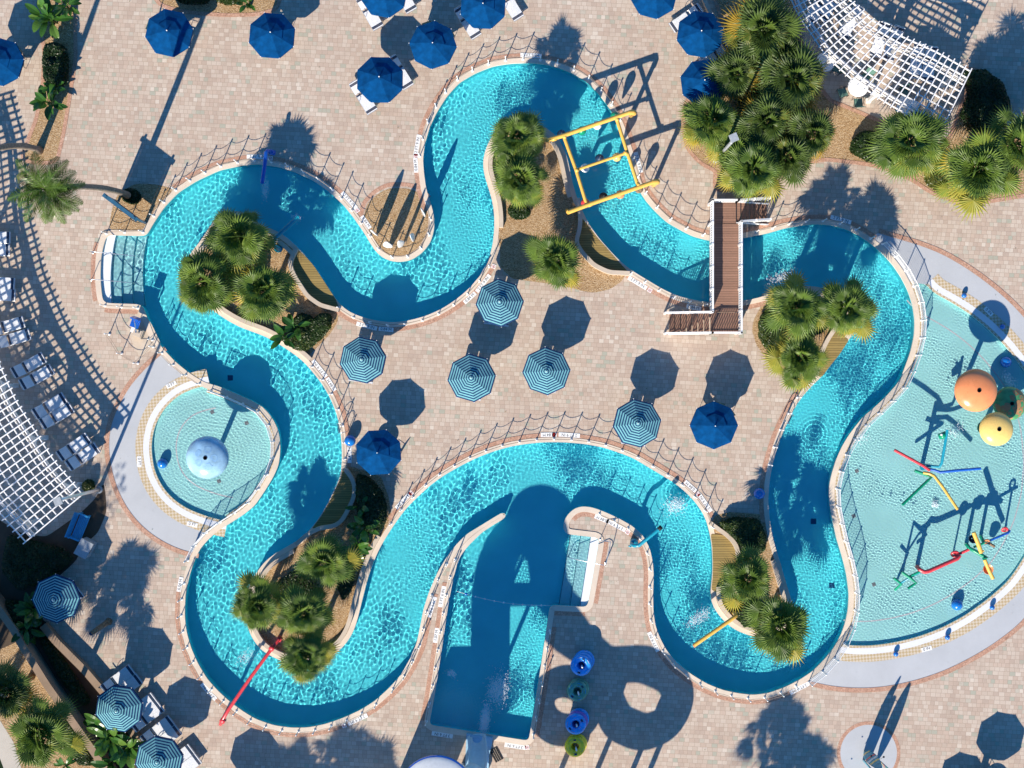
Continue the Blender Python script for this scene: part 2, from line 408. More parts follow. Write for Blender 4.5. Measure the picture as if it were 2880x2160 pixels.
INNER_PX = [(690,597),(720,622),(739.5,638),(775,647),(805,667),(831,690),(860,722),(883,748),(915,797),(945,843),(964,865.5),(990,882),(1029,896),
 (1071.5,904.6),(1110.6,908),(1156,901),(1202,888),(1247,867),(1286,841),(1322,810),(1351.5,774),(1374,735),(1387,686.5),(1391,638),(1390.5,598.6),
 (1384,559.5),(1374,527),(1361,488),(1358,456),(1364.5,423),(1381,387),(1402,362),(1430,346),(1470,340),(1505,346),(1538,361),(1570,387),(1583,413),
 (1596,446),(1604,488),(1612.5,527),(1617,540),(1627,569),(1638.5,595),(1651.6,624.6),(1681,667),(1710,699.5),(1739.5,732),(1775,761),(1814,784),
 (1856.6,810),(1895.7,829.7),(1928,839),(1967,847.6),(2000,851),(2045,851),(2088,847.6),(2143,836),(2175,822),(2215,808),(2260,804),(2297,806),(2323,813),
 (2360,830),(2390,858),(2408,892),(2406,925),(2388,953),(2362,992.5),(2336,1025),(2316,1054),(2287,1080),(2254,1116),(2235,1145),(2218.6,1178),(2202,1213),
 (2189,1246),(2179.5,1278.6),(2170,1314),(2163,1357),(2160,1392.5),(2160,1425),(2165,1470.6),(2173,1516),(2186,1558.5),(2196,1588),(2205,1622),
 (2218,1665),(2229,1700),(2230,1740),(2212,1772),(2180,1793),(2140,1795),(2101,1785),(2065,1770),(2036,1747),(2010,1714),(1998,1682),(2000,1650),(2004,1620),
 (2005,1590),(2003,1535.7),(1998,1506),(1990,1470.6),(1977,1441),(1954,1409),(1925,1379.5),(1896,1357),(1863,1337),(1824,1314),(1782,1288),(1739.5,1272),
 (1694,1257),(1642,1247.6),(1586.5,1243),(1531,1243),(1482,1247.6),(1436,1255),(1387,1269),(1338,1288),(1293,1311),(1247,1337),(1208,1366),
 (1172.5,1399),(1140,1431.5),(1114,1467),(1088,1506),(1065,1545.5),(1047,1588),(1034,1625),(1023,1669),(1010,1721),(1000,1760),(987,1790),(963,1822),
 (925,1851),(890,1868),(845,1872),(798,1861),(769,1848),(739.5,1831.6),(718,1808),(700,1775),(692,1735),(692,1690),(700,1650),(714,1622),(727,1604),
 (746,1578),(782,1552),(818,1532),(850,1513),(873,1490),(902,1451),(928,1405.5),(948,1363),(959,1337),(962,1308),(962.5,1262),(959,1220),(953,1184),
 (944.6,1155),(928,1116),(907,1080),(876,1041),(850,1012),(817.7,989),(778.6,963),(749,947),(720,936),(677,921),(635,898),(602,875),(576,855),(545,828),
 (525,790),(520,752),(533,715),(560,685),(580,655),(600,622),(630,600),(660,592)]

def resample(pts, d, closed=True):
    pts = [np.array(p, float) for p in pts]
    if closed: pts = pts + [pts[0]]
    a = np.array(pts); seg = np.linalg.norm(np.diff(a, axis=0), axis=1); s = np.concatenate([[0], np.cumsum(seg)])
    n = max(2, int(round(s[-1] / d)))
    t = np.linspace(0, s[-1], n + (0 if closed else 1), endpoint=not closed)
    return np.stack([np.interp(t, s, a[:, 0]), np.interp(t, s, a[:, 1])], 1)
def smooth(a, it, closed=True):
    a = a.copy()
    for _ in range(it):
        b = (np.roll(a, 1, 0) + 2 * a + np.roll(a, -1, 0)) / 4
        if not closed: b[0] = a[0]; b[-1] = a[-1]
        a = b
    return a
def curve(px, d=0.12, it=14, closed=True):
    return smooth(resample([P(*p) for p in px], d, closed), it, closed)
def area(a):
    x, y = a[:, 0], a[:, 1]
    return 0.5 * float(np.sum(x * np.roll(y, -1) - np.roll(x, -1) * y))
def normals(a, closed=True):
    if closed: t = np.roll(a, -1, 0) - np.roll(a, 1, 0)
    else: t = np.gradient(a, axis=0)
    t /= np.linalg.norm(t, axis=1)[:, None] + 1e-12
    return np.stack([-t[:, 1], t[:, 0]], 1)          # left of travel
def offs(a, d, closed=True):
    return a + normals(a, closed) * d
OUTER = curve(OUTER_PX, .12, 5)
INNER = curve(INNER_PX, .12, 14)
if area(OUTER) > 0: OUTER = OUTER[::-1].copy()       # clockwise: left of travel = away from the water
if area(INNER) < 0: INNER = INNER[::-1].copy()       # counter-clockwise: left of travel = away from the water
def near(a, px):
    p = np.array(P(*px)); return int(np.argmin(np.sum((a - p) ** 2, 1)))
def sub(a, A, B, d=0.0, short=True):
    """stretch of a closed curve between the points nearest A and B (the shorter way), moved d away from the water"""
    i, j = near(a, A), near(a, B); n = len(a)
    b = a + normals(a) * d if d else a
    f = (j - i) % n
    if (f <= n - f) == short: return np.array([b[(i + k) % n] for k in range(f + 1)])
    return np.array([b[(i - k) % n] for k in range(n - f + 1)])
def subf(a, A, B, d=0.0):
    """the shorter stretch between two points, always in the curve's own direction"""
    i, j = near(a, A), near(a, B); n = len(a)
    if (j - i) % n > (i - j) % n: A, B = B, A
    return sub(a, A, B, d)
def inside(poly, X, Y):
    r = np.zeros(X.shape, bool); n = len(poly)
    x0, y0 = poly[:, 0], poly[:, 1]; x1, y1 = np.roll(x0, -1), np.roll(y0, -1)
    for i in range(n):
        if y0[i] == y1[i]: continue
        c = ((y0[i] > Y) != (y1[i] > Y))
        if not c.any(): continue
        r ^= c & (X < (x1[i] - x0[i]) * (Y - y0[i]) / (y1[i] - y0[i]) + x0[i])
    return r

def inside_grid(poly, xs, ys):
    r = np.zeros((len(ys), len(xs)), bool); n = len(poly)
    for i in range(n):
        x0, y0 = poly[i]; x1, y1 = poly[(i + 1) % n]
        if y0 == y1: continue
        j0, j1 = np.searchsorted(ys, [min(y0, y1), max(y0, y1)])
        if j0 == j1: continue
        yy = ys[j0:j1]; xi = (x1 - x0) * (yy - y0) / (y1 - y0) + x0
        r[j0:j1] ^= xs[None, :] < xi[:, None]
    return r
def flat(name, loops, z, mat, label=None, cat=None, kind='structure', thick=0.0):
    """a sheet bounded by the first loop, with the other loops cut out"""
    cu = bpy.data.curves.new(name, 'CURVE'); cu.dimensions = '2D'; cu.fill_mode = 'BOTH'
    for L in loops:
        sp = cu.splines.new('POLY'); sp.points.add(len(L) - 1)
        for k, p in enumerate(L): sp.points[k].co = (p[0], p[1], 0, 1)
        sp.use_cyclic_u = True
    t = bpy.data.objects.new('tmp', cu); COL.objects.link(t)
    dg = bpy.context.evaluated_depsgraph_get()
    me = bpy.data.meshes.new_from_object(t.evaluated_get(dg))
    bpy.data.objects.remove(t); bpy.data.curves.remove(cu)
    me.name = name
    bm = bmesh.new(); bm.from_mesh(me)
    for f in bm.faces:
        f.normal_update()
        if f.normal.z < 0: f.normal_flip()
    bm.to_mesh(me); bm.free()
    me.materials.clear(); me.materials.append(mat)
    o = bpy.data.objects.new(name, me); COL.objects.link(o); o.location.z = z
    return tag(o, label, cat, None, kind)

def strip(mb, a, b, za, zb, closed):
    n = len(a)
    vs = [(p[0], p[1], za) for p in a] + [(p[0], p[1], zb) for p in b]
    fs = [(i, (i + 1) % n, n + (i + 1) % n, n + i) for i in range(n if closed else n - 1)]
    mb.add(vs, fs)
def ribbon_wall(mb, line, w0, w1, z0, z1, closed=False, ends=True):
    """a low wall following a line: from offset w0 to w1, height z0..z1"""
    a = offs(line, w0, closed); b = offs(line, w1, closed)
    strip(mb, a, a, z0, z1, closed); strip(mb, a, b, z1, z1, closed); strip(mb, b, b, z1, z0, closed)
    if not closed and ends:
        for k in (0, -1):
            mb.add([(*a[k], z0), (*a[k], z1), (*b[k], z1), (*b[k], z0)], [(0, 1, 2, 3)])

WATER = -0.17; DEPTH = -1.0
receivers = []
# wading pools: inner water arcs and outer concrete arcs
ARC_R = [(2604,800),(2622,823),(2668,846),(2726,882),(2778.5,924),(2827,973),(2880,1041),(2918,1110),(2941,1200),(2950,1300),(2942,1400),(2918,1490),
         (2880,1568),(2837,1633),(2778.5,1685),(2713,1732),(2648,1766.5),(2583,1791),(2518,1807),(2453,1816),(2390,1816),(2366,1812)]
PAD_R = [(2470,655),(2505,667),(2567,683),(2648,712.5),(2729.6,761),(2795,810),(2843.5,852.5),(2880,891.5),(2935,960),(2992,1060),(3032,1180),(3042,1310),
         (3022,1450),(2980,1570),(2932,1668),(2880,1743.7),(2837,1779.5),(2778.5,1822),(2713,1859),(2648,1890),(2567,1916),(2485.5,1932.5),(2420,1936),(2355,1932.5),(2300,1923),(2265,1912)]
ARC_L = [(640,1466),(596,1457),(570,1448),(527,1431.5),(488,1405.5),(456,1370),(433,1321),(425,1262),(426,1243),(436,1194),(462,1148),(504.5,1109),(553,1090),(590,1082)]
PAD_L = [(560,1557),(537,1557),(488,1539),(439,1513),(391,1474),(351.5,1422),(325.5,1366),(309,1301),(304,1243),(312.5,1187),(338.5,1132),(368,1080),(410,1035),(446,1002),(470,985)]
arcR = smooth(resample([P(*p) for p in ARC_R], .12, False), 20, False)
arcL = smooth(resample([P(*p) for p in ARC_L], .12, False), 20, False)
padR = smooth(resample([P(*p) for p in PAD_R], .2, False), 20, False)
padL = smooth(resample([P(*p) for p in PAD_L], .2, False), 20, False)
EDGE = 0.52                                           # width of the wall between river and wading pools
edgeR = subf(OUTER, (2380,1800), (2545,800), EDGE)
edgeL = subf(OUTER, (590,1082), (650,1468), EDGE)
def join(a, b):
    return list(b) if np.linalg.norm(a[-1] - b[0]) < np.linalg.norm(a[-1] - b[-1]) else list(b[::-1])
WADE_R = smooth(resample(list(arcR) + join(arcR, edgeR), .12), 4)
WADE_L = smooth(resample(list(arcL) + join(arcL, edgeL), .12), 4)

BIG = np.array([(-140, -120), (140, -120), (140, 120), (-140, 120)], float)
WTR_PX = [(2540,-60),(2555,-22),(2600,0),(2660,8),(2705,7),(2770,-2),(2820,-22),(2840,-60),(2840,-300),(2540,-300)]
TOPPOOL = curve(WTR_PX, .15, 6)
flat('pool_deck', [BIG, OUTER, WADE_R, WADE_L, TOPPOOL], 0, M['pavers'])
flat('pool_deck', [INNER], 0, M['pavers'])

# pool shells
def shell(name, loops, depth, mat, grow=.25):
    fl = flat(name, loops, depth, mat); receivers.append(fl)
    mb = MB()
    for L in loops: strip(mb, L, L, depth, 0.0, True)
    w = mb.build('pool_wall', mat); w['kind'] = 'structure'; receivers.append(w)
shell('pool_floor', [OUTER, INNER], DEPTH, M['river'])
WDEP = -0.23; WLEV = -0.06
shell('wading_pool_floor', [WADE_R], WDEP, M['wade'])
shell('wading_pool_floor', [WADE_L], WDEP, M['wade'])
shell('pool_floor', [TOPPOOL], DEPTH, M['river'])

# water surfaces: real wavelets, so that the sun is focused on the floor
def wavefield(rng, n, lmin, lmax, slope):
    out = []
    for k in range(n):
        lam = lmin * (lmax / lmin) ** rng.uniform(); a = rng.uniform(0, 2 * PI)
        out.append((2 * PI / lam, math.cos(a), math.sin(a), rng.uniform(0, 2 * PI), slope * lam ** 1.35))
    return out
def evalw(w, X, Y):
    Z = np.zeros_like(X)
    for k, c, s_, p, a in w: Z += a * np.sin(k * (X * c + Y * s_) + p)
    return Z
def smoothnoise(X, Y, seed, scale):
    r = np.random.default_rng(seed); Z = np.zeros_like(X)
    for _ in range(7):
        a = r.uniform(0, 2 * PI); k = 2 * PI / (scale * r.uniform(.6, 1.7)); p = r.uniform(0, 6.28)
        Z += np.sin(k * (X * math.cos(a) + Y * math.sin(a)) + p)
    return Z / 7 ** .5
def water(name, loops, z, d, fn, grow=.12):
    ob = loops[0]; gro = offs(ob, grow * (1 if area(ob) < 0 else -1))
    lo = gro.min(0); hi = gro.max(0)
    xs = np.arange(lo[0], hi[0] + d, d); ys = np.arange(lo[1], hi[1] + d, d)
    m = inside_grid(gro, xs, ys)
    for L in loops[1:]: m &= ~inside_grid(offs(L, -grow * (1 if area(L) < 0 else -1)), xs, ys)
    cell = m[:-1, :-1] & m[:-1, 1:] & m[1:, 1:] & m[1:, :-1]
    ny, nx = m.shape
    idx = np.arange(nx * ny).reshape(ny, nx)
    F = np.stack([idx[:-1, :-1][cell], idx[:-1, 1:][cell], idx[1:, 1:][cell], idx[1:, :-1][cell]], -1)
    used = np.unique(F); remap = np.full(nx * ny, -1, np.int64); remap[used] = np.arange(len(used))
    X = xs[used % nx]; Y = ys[used // nx]
    V = np.stack([X, Y, z + fn(X, Y)], -1); F = remap[F]
    me = bpy.data.meshes.new(name); me.vertices.add(len(V)); me.vertices.foreach_set('co', V.ravel().astype(np.float32))
    me.loops.add(F.size); me.loops.foreach_set('vertex_index', F.ravel().astype(np.int32))
    me.polygons.add(len(F)); me.polygons.foreach_set('loop_start', np.arange(0, F.size, 4, dtype=np.int32))
    me.update(); me.polygons.foreach_set('use_smooth', np.ones(len(F), bool)); me.materials.append(M['water'])
    o = bpy.data.objects.new(name, me); COL.objects.link(o); o['kind'] = 'structure'
    o.cycles.is_caustics_caster = True
    return o
rg = np.random.default_rng(5)
WA = wavefield(rg, 40, .17, .44, .0034)
WB = wavefield(rg, 40, .12, .28, .0027)
JETS = [(1460*1.302,1090*1.302,.55),(1510*1.302,1330*1.302,.5),(620*1.302,400*1.302,.7),(575*1.302,395*1.302,.5),(1780*1.302,735*1.302,.35),(1660*1.302,600*1.302,.5),
        (1085*1.302,1530*1.302,1.0),(570*1.302,1420*1.302,.6),(1755*1.302,960*1.302,.4)]
def river_waves(X, Y):
    mk = np.clip(.5 + .9 * smoothnoise(X, Y, 3, 9.0), 0, 1)
    # calmer, longer wavelets in the west bends, choppier ones in the east
    mk = np.clip(mk * .7 + np.clip((X + 4) / 14, -.55, .6), 0, 1)
    amp = np.clip(.82 + .34 * smoothnoise(X, Y, 31, 5.5) + .2 * smoothnoise(X, Y, 32, 2.2), .22, 1.3)
    Z = (evalw(WA, X, Y) * (1 - mk) + evalw(WB, X, Y) * mk) * amp
    for (jx, jy, a) in JETS:
        x, y = P(jx, jy); r = np.hypot(X - x, Y - y)
        Z += a * .011 * np.exp(-(r / .75) ** 2) * np.sin(r * 26) 
    return Z
water('water', [OUTER, INNER], WATER, .023, river_waves)
WC = wavefield(np.random.default_rng(8), 40, .10, .25, .0052)
def rings(cx, cy):
    x0, y0 = P(cx, cy)
    def fn(X, Y):
        r = np.hypot(X - x0, Y - y0)
        return evalw(WC, X, Y) * .7 + .0026 * np.sin(r * 24 + 1.3 * smoothnoise(X, Y, 9, 1.2)) * np.exp(-np.abs(r - 1.6) * .55)
    return fn
def wade_r(X, Y):
    x0, y0 = P(2840, 1180)
    r = np.hypot(X - x0, Y - y0)
    return evalw(WC, X, Y) * np.clip(.75 + .55 * smoothnoise(X, Y, 12, 4), .1, 1.5) + .0016 * np.sin(r * 21 + 1.5 * smoothnoise(X, Y, 9, 1.2)) * np.exp(-r * .18)
wr = np.array([p for p in WADE_R]); 
water('water', [WADE_R], WLEV, .023, wade_r)
water('water', [WADE_L], WLEV, .023, rings(581, 1287))
water('water', [TOPPOOL], WATER, .08, lambda X, Y: evalw(WA, X, Y))

def thick(a, R=9):
    """how much land lies behind each point of an edge before the next water"""
    n = len(a); N = normals(a); out = np.full(n, 9.0)
    idx = np.arange(n)
    for i in range(n):
        dv = a - a[i]; r = np.hypot(dv[:, 0], dv[:, 1]); ring = np.minimum((idx - i) % n, (i - idx) % n)
        ok = (ring > 8) & (r < 1.2) & (dv @ N[i] > .55 * r)
        if ok.any(): out[i] = r[ok].min()
    return out
# coping round every edge
def coping(line, w, closed=True, name='pool_coping', z=.035, mat='coping'):
    if closed and len(line) > 300: w = np.minimum(w, .485 * thick(line))[:, None]
    mb = MB(); a = line; b = line + normals(line, closed) * w
    i2 = offs(line, -.012, closed)
    strip(mb, i2, i2, -.09, z, closed); strip(mb, i2, b, z, z, closed); strip(mb, b, b, z, -.01, closed)
    o = mb.build(name, M[mat]); o['kind'] = 'structure'; return o
coping(OUTER, .30); coping(INNER, .27)
coping(TOPPOOL, .35)

# brick border bands
ZB = [0]
def band(line, w0, w1, z, mat, name):
    ZB[0] += 1; z += .00035 * ZB[0] if name == 'brick_border' else 0
    mb = MB(); strip(mb, offs(line, w0, False), offs(line, w1, False), z, z, False)
    o = mb.build(name, mat); o['kind'] = 'structure'; return o
for A, B in (((501,541),(928,540)),((928,540),(1010,632)),((1215,585),(1257,270)),((1257,270),(1726,322)),((1726,322),(1993,676)),((2088,670),(2453,686)),
             ((2251,1911),(1905,1867)),((1905,1867),(1837,1718)),((1837,1718),(1596,1452)),((1208,1662),(1013,1997)),((1013,1997),(556,1867)),((556,1867),(528,1640)),((395,858),(300,853)),((288,843),(291,690)),
             ((1690,1520),(1655,1690)),((1645,1707),(1556,1705)),((1538,1760),(1490,2070)),((1212,2030),(1273,1640))):
    band(subf(OUTER, A, B), .30, .56, .009, M['brick'], 'brick_border')
for A, B in (((955,860),(1374,735)),((1775,761),(2150,836)),((2270,1100),(2165,1300)),((2165,1300),(2166,1470)),((1985,1462),(1586,1243)),((1586,1243),(1110,1470)),((862,1028),(962,1310))):
    band(subf(INNER, A, B), .27, .53, .009, M['brick'], 'brick_border')

# grey cool-deck pads round the wading pools, with gutter and mosaic rings
def pad(arc, pd, edge_a, edge_b):
    e1 = sub(OUTER, edge_a[0], edge_a[1], .28); e2 = sub(OUTER, edge_b[0], edge_b[1], .28)
    loop = list(pd) + list(e2) + list(arc[::-1]) + list(e1)
    flat('grey_deck', [np.array(loop)], .004, M['pad'])
    d = -1 if np.dot(offs(arc, .1, False)[len(arc)//2] - arc[len(arc)//2], arc[len(arc)//2] - arc.mean(0)) < 0 else 1
    band(arc, 0, d * .15, .010, M['mosaic'], 'mosaic_band')
    band(arc, d * .15, d * .50, .012, M['gutter'], 'gutter_band')
    band(arc, d * .50, d * .95, .010, M['mosaic'], 'mosaic_band')
    d2 = -1 if np.dot(offs(pd, .1, False)[len(pd)//2] - pd[len(pd)//2], pd[len(pd)//2] - pd.mean(0)) < 0 else 1
    band(pd, 0, d2 * .27, .009, M['brick'], 'brick_border')
pad(arcR, padR, ((2545,800),(2440,676)), ((2270,1900),(2375,1800)))
pad(arcL, padL, ((650,1468),(536,1608)), ((470,985),(590,1082)))
# mosaic strip and kerb along the river side of the wading pools
for e in (edgeR, edgeL):
    mb = MB(); s = 1 if e is edgeR else 1
    strip(mb, e, offs(e, -.24, False), .012, .012, False); o = mb.build('mosaic_band', M['mosaic']); o['kind'] = 'structure'

# circular pad at the surfboard fountain, walk and beds
def circ(px, py, r, n=64):
    x, y = P(px, py); return np.array([(x + r * math.cos(2 * PI * k / n), y + r * math.sin(2 * PI * k / n)) for k in range(n)])
flat('grey_deck', [circ(2443, 2118, 1.66)], .004, M['pad'])
flat('brick_border', [circ(2443, 2118, 1.86), circ(2443, 2118, 1.66)], .006, M['brick'])

def bed(px, name='mulch_bed', mat='mulch', z=.006, it=4):
    a = smooth(resample([P(*p) if isinstance(p, tuple) else tuple(p) for p in px], .15), it)
    return flat(name, [a], z, M[mat]), a
def bordered(px, segs=True):
    o, a = bed(px)
    if area(a) > 0: a = a[::-1].copy()
    ZB[0] += 1; zz = .009 + .00035 * ZB[0]; mb = MB(); strip(mb, a, offs(a, .22), zz, zz, True); b = mb.build('brick_border', M['brick']); b['kind'] = 'structure'
bordered([(118,-20),(205,-20),(206,90),(208,163),(195,247),(182,325),(172,384),(156,450),(120,455),(65,446),(88,384),(107,338),(124,247),(131,156),(118,60)])
bordered([(430,-30),(450,8),(500,25),(560,33),(640,38),(720,36),(775,22),(790,-30)])
bed([(312,600),(306,647),(402,648),(420,612),(452,568),(490,532),(440,518),(380,516),(330,545)])
bed([(1019.5,621),(1032.5,572.5),(1062,545),(1094,529),(1143,529),(1176,539),(1197,572.5),(1206,605),(1203,647),(1183,690),(1156,714),(1120,721),(1088,715),(1064,690),(1044,660)])
mbx = MB()
lx = smooth(resample([P(*p) for p in [(1016,630),(1028,572),(1060,541),(1094,524),(1143,524),(1180,534),(1203,560)]], .1, False), 6, False)
strip(mbx, offs(lx, 0, False), offs(lx, .24, False), .0085, .0085, False); mbx.build('brick_border', M['brick'])['kind'] = 'structure'
bordered([(2010,-20),(2045,80),(2062,160),(2078,255),(2040,262),(1985,262),(1932,286),(1925,358),(1938,417),(1974,456),(2019,478),(2013,530),(2100,530),(2150,500),(2209,462),(2323,443),
     (2437,456),(2502,472),(2567,501),(2625,540),(2713,569),(2790,560),(2910,540),(2910,330),(2840,330),(2830,290),(2800,240),(2760,205),(2700,195),(2735,225),(2672,400),(2640,398),(2480,348),
     (2330,286),(2290,230),(2255,150),(2235,60),(2228,-20)])
def islandbed(A, B, closing, mat='mulch'):
    s_ = [tuple(q) for q in sub(INNER, A, B, .2)]
    a = np.array(s_ + [P(*c) for c in closing]); a = smooth(resample(list(a), .12), 2)
    flat('mulch_bed', [a], .006, M[mat])
islandbed((1391,638), (1769,757), [(1749,791),(1717,813),(1674,823),(1642,820),(1609,810),(1538,797),(1469,787.5),(1440,784),(1404,748),(1407,719)])
islandbed((850,1008), (958,860), [(950,905),(928,940),(896,973),(868,1000)])
islandbed((2155,831), (2290,1078), [(2222,1075),(2192.5,1051),(2166.5,1025),(2127,970),(2115,930),(2120,898),(2150,845)])
islandbed((2166,1475), (1992,1478), [(2010,1450),(2050,1440),(2140,1446)])
islandbed((1088,1506), (962,1300), [(977,1310),(1010,1318),(1071.5,1340),(1094,1400),(1100,1450)])
bed([(-30,1445),(60,1500),(130,1510),(230,1440),(270,1400),(292,1355),(298,1400),(300,1440),(275,1500),(225,1540),(220,1570),(190,1600),(130,1650),(118,1720),(60,1800),(-30,1840)], 'planting_bed', 'soil')
# strip between the two south-west walls, and the bed and walk beyond
bed([(-30,1600),(60,1690),(135,1755),(300,1965),(420,2120),(470,2190),(350,2190),(260,2060),(150,1900),(75,1800),(-30,1700)], 'planting_bed', 'soil', .005, 1)
bed([(-60,1660),(0,1740),(110,1880),(190,1990),(250,2070),(330,2200),(-60,2200)], 'mulch_bed', 'mulch', .005, 1)
bed([(-60,1985),(-10,2010),(40,2090),(70,2200),(-60,2200)], 'concrete_walk', 'walk', .009, 3)
bed([(-60,2110),(-5,2120),(25,2200),(-60,2200)], 'lawn', 'hedge', .012, 1)

# pale painted line on the wading pool floors and a cap on the tip of the thin peninsula
for arc in (arcR, arcL):
    d_ = 1 if np.dot(offs(arc, .1, False)[len(arc) // 2] - arc[len(arc) // 2], arc[len(arc) // 2] - arc.mean(0)) < 0 else -1
    o = band(arc, d_ * 1.35, d_ * 1.43, WDEP + .005, M['gutter'], 'painted_line'); receivers.append(o)
mbt = MB(); mbt.lathe([(.001, .037), (.15, .037)], 14, (*P(1410, 1451), 0)); o = mbt.build('pool_coping', M['coping']); o['kind'] = 'structure'
# ------------------------------------------------------------------ steps in the pools
def stepset(name, label, lines, zs, parent_loc):
    root = thing(name, label, 'pool steps', parent_loc)
    for k in range(len(lines) - 1):
        a, b = lines[k], lines[k + 1]
        poly = [P(*p) for p in a] + [P(*p) for p in b[::-1]]
        mb = MB(); mb.prism([(x - parent_loc[0], y - parent_loc[1]) for x, y in poly], DEPTH + .002, zs[k])
        o = mb.build('step', M['step'] if k == 0 else M['wetstep'], root); receivers.append(o)
        mb = MB(); e = np.array([P(*p) for p in b]) - np.array(parent_loc[:2])
        d = offs(e, .03, False); c = (np.array([P(*p) for p in a]) - np.array(parent_loc[:2])).mean(0)
        if np.linalg.norm(d.mean(0) - c) > np.linalg.norm(e.mean(0) - c): d = offs(e, -.03, False)
        strip(mb, e, d, zs[k] + .004, zs[k] + .004, False)
        n = mb.build('nosing', M['nose'], o); receivers.append(n)
    return root
L0 = [(299,660),(291,690),(284,722),(282,774),(283,800),(288,843),(291,853)]
def shifted(dx, dxm, dxb): 
    n = len(L0); out = []
    for i, (x, y) in enumerate(L0):
        t = i / (n - 1); out.append((x + (dx if t < .3 else dxm if t < .7 else dxb), y))
    return out
def arcline(xt, xm, xb):
    return [(xt * (1 - t) ** 2 + 2 * (2 * xm - .5 * xt - .5 * xb) * t * (1 - t) + xb * t * t, 658 + 199 * t) for t in [k / 14 for k in range(15)]]
A0 = arcline(297, 280, 290)
lines = [A0, arcline(326, 311, 314), arcline(353, 339, 342), arcline(381, 367, 371), arcline(409, 395, 402)]
stepset('pool_steps', 'arched white entry steps with navy nosings at the river end by the sign', lines, [-.15, -.36, -.56, -.76], (*P(350, 757), 0))
def seg(a, b): return [(a[0] + (b[0] - a[0]) * t / 6, a[1] + (b[1] - a[1]) * t / 6) for t in range(7)]
stepset('pool_steps', 'straight white steps with dark nosings in the corner of the slide pool',
        [seg((1690, 1505), (1652, 1712)), seg((1662, 1505), (1631, 1706)), seg((1634, 1503), (1603, 1706)), seg((1606, 1500), (1572, 1706))], [-.15, -.38, -.62], (*P(1630, 1605), 0))

# ------------------------------------------------------------------ fences
def fence(label, curve_, A, B, off, name='rope_fence', spacing=1.02, cat='rope fence', kind='rope', h=1.0, group=None, posts=None, skip=0):
    pts = sub(curve_, A, B, off) if posts is None else np.array([P(*p) for p in posts])
    if posts is None or len(posts) > 2 or True:
        L = np.concatenate([[0], np.cumsum(np.linalg.norm(np.diff(pts, axis=0), axis=1))])
        n = max(1, int(round(L[-1] / spacing)))
        t = np.linspace(0, L[-1], n + 1)
        q = np.stack([np.interp(t, L, pts[:, 0]), np.interp(t, L, pts[:, 1])], 1)
    root = thing(name, label, cat, (*q[0], .035), 0, group)
    q = q - q[0]
    proto = None
    for i, (x, y) in enumerate(q):
        mb = MB(); mb.tube([(0, 0, 0), (0, 0, h)], .029, 8); mb.lathe([(.045, h - .05), (.045, h), (.03, h + .03), (.001, h + .045)], 8)
        if proto is None:
            proto = mb.build('post', M['white'], root)
            mb = MB(); mb.lathe([(.085, 0), (.085, .02), (.05, .045), (.035, .06)], 10); mb.build('base_flange', M['white'], proto)
            o = proto
        else: o = copy_tree(proto, root)
        o.location = (x, y, 0)
    if kind == 'rope':
        for hh in (.93, .5):
            for i in range(n):
                a, b = Vector((*q[i], hh)), Vector((*q[i + 1], hh)); sag = .11 + .04 * rnd.random()
                p = [a.lerp(b, k / 7) - Vector((0, 0, sag * 4 * (k / 7) * (1 - k / 7))) for k in range(8)]
                mb = MB(); mb.tube(p, .013, 5); mb.build('rope', M['rope'], root)
    else:
        for hh in (.96, .10):
            mb = MB()
            for i in range(n): mb.tube([(*q[i], hh), (*q[i + 1], hh)], .02, 6)
            mb.build('rail', M['white'], root)
        for i in range(n):
            mb = MB(); a, b = Vector((*q[i], 0)), Vector((*q[i + 1], 0)); L1 = (b - a).length; m = int(L1 / .09)
            for k in range(1, m):
                c = a.lerp(b, k / m); mb.tube([(c.x, c.y, .1), (c.x, c.y, .96)], .0045, 3, False)
            for z in [.1 + .086 * k for k in range(1, 10)]: mb.tube([(a.x, a.y, z), (b.x, b.y, z)], .0045, 3, False)
            mb.build('net_panel', M['net'], root)
    return root
RF = 'rope fences round the lazy river'
fence('rope fence with white posts curving along the upper bend beside the sign bed', OUTER, (440,612), (930,541), .2, group=RF)
fence('rope fence hugging the narrow bend around the standing surfboards', OUTER, (955,565), (1212,570), .2, group=RF, spacing=.95)
fence('rope fence along the highest bend of the river between surfboards and yellow frame', OUTER, (1190,440), (1735,345), .2, group=RF)
fence('rope fence between the yellow pipe frame and the footbridge', OUTER, (1772,452), (1975,672), .2, group=RF)
fence('rope fence from the footbridge stairs round the shaded bend', OUTER, (2125,662), (2440,677), .2, group=RF)
fence('white netted fence between the river and the large splash pool', OUTER, (2470,700), (2262,1904), .4, 'net_fence', 1.03, 'net fence', 'net')
fence('rope fence below the floats on the southern bend behind the ring stacks', OUTER, (2235,1920), (1838,1650), .2, group=RF)
fence('rope fence across the peninsula tip beside the teal water pipe', OUTER, (1837,1600), (1690,1437), .2, group=RF)
fence('rope fence beside the ring stacks along the slide pool', OUTER, (1538,1770), (1492,2060), .2, group=RF)
fence('rope fence on the narrow path along the west side of the slide pool', OUTER, (1290,1575), (1209,2030), .2, group=RF)
fence('rope fence on the river side of the narrow slide pool path', OUTER, (1250,1580), (1100,1930), .2, group=RF)
fence('rope fence along the bottom bend beside the red water pipe', OUTER, (1050,1975), (600,1930), .2, group=RF)
fence('rope fence along the outer bend facing the umbrella shadows', OUTER, (575,1895), (530,1640), .2, group=RF)
fence('netted fence between the river and the small round splash pool', OUTER, (545,1580), (600,1083), .36, 'net_fence', 1.03, 'net fence', 'net')
fence('rope fence by the pool lift on the river corner', OUTER, (565,1072), (440,950), .2, group=RF)
fence('short rope fence closing the lift side of the entry steps', OUTER, (392,857), (298,853), .18, group=RF, spacing=.95)
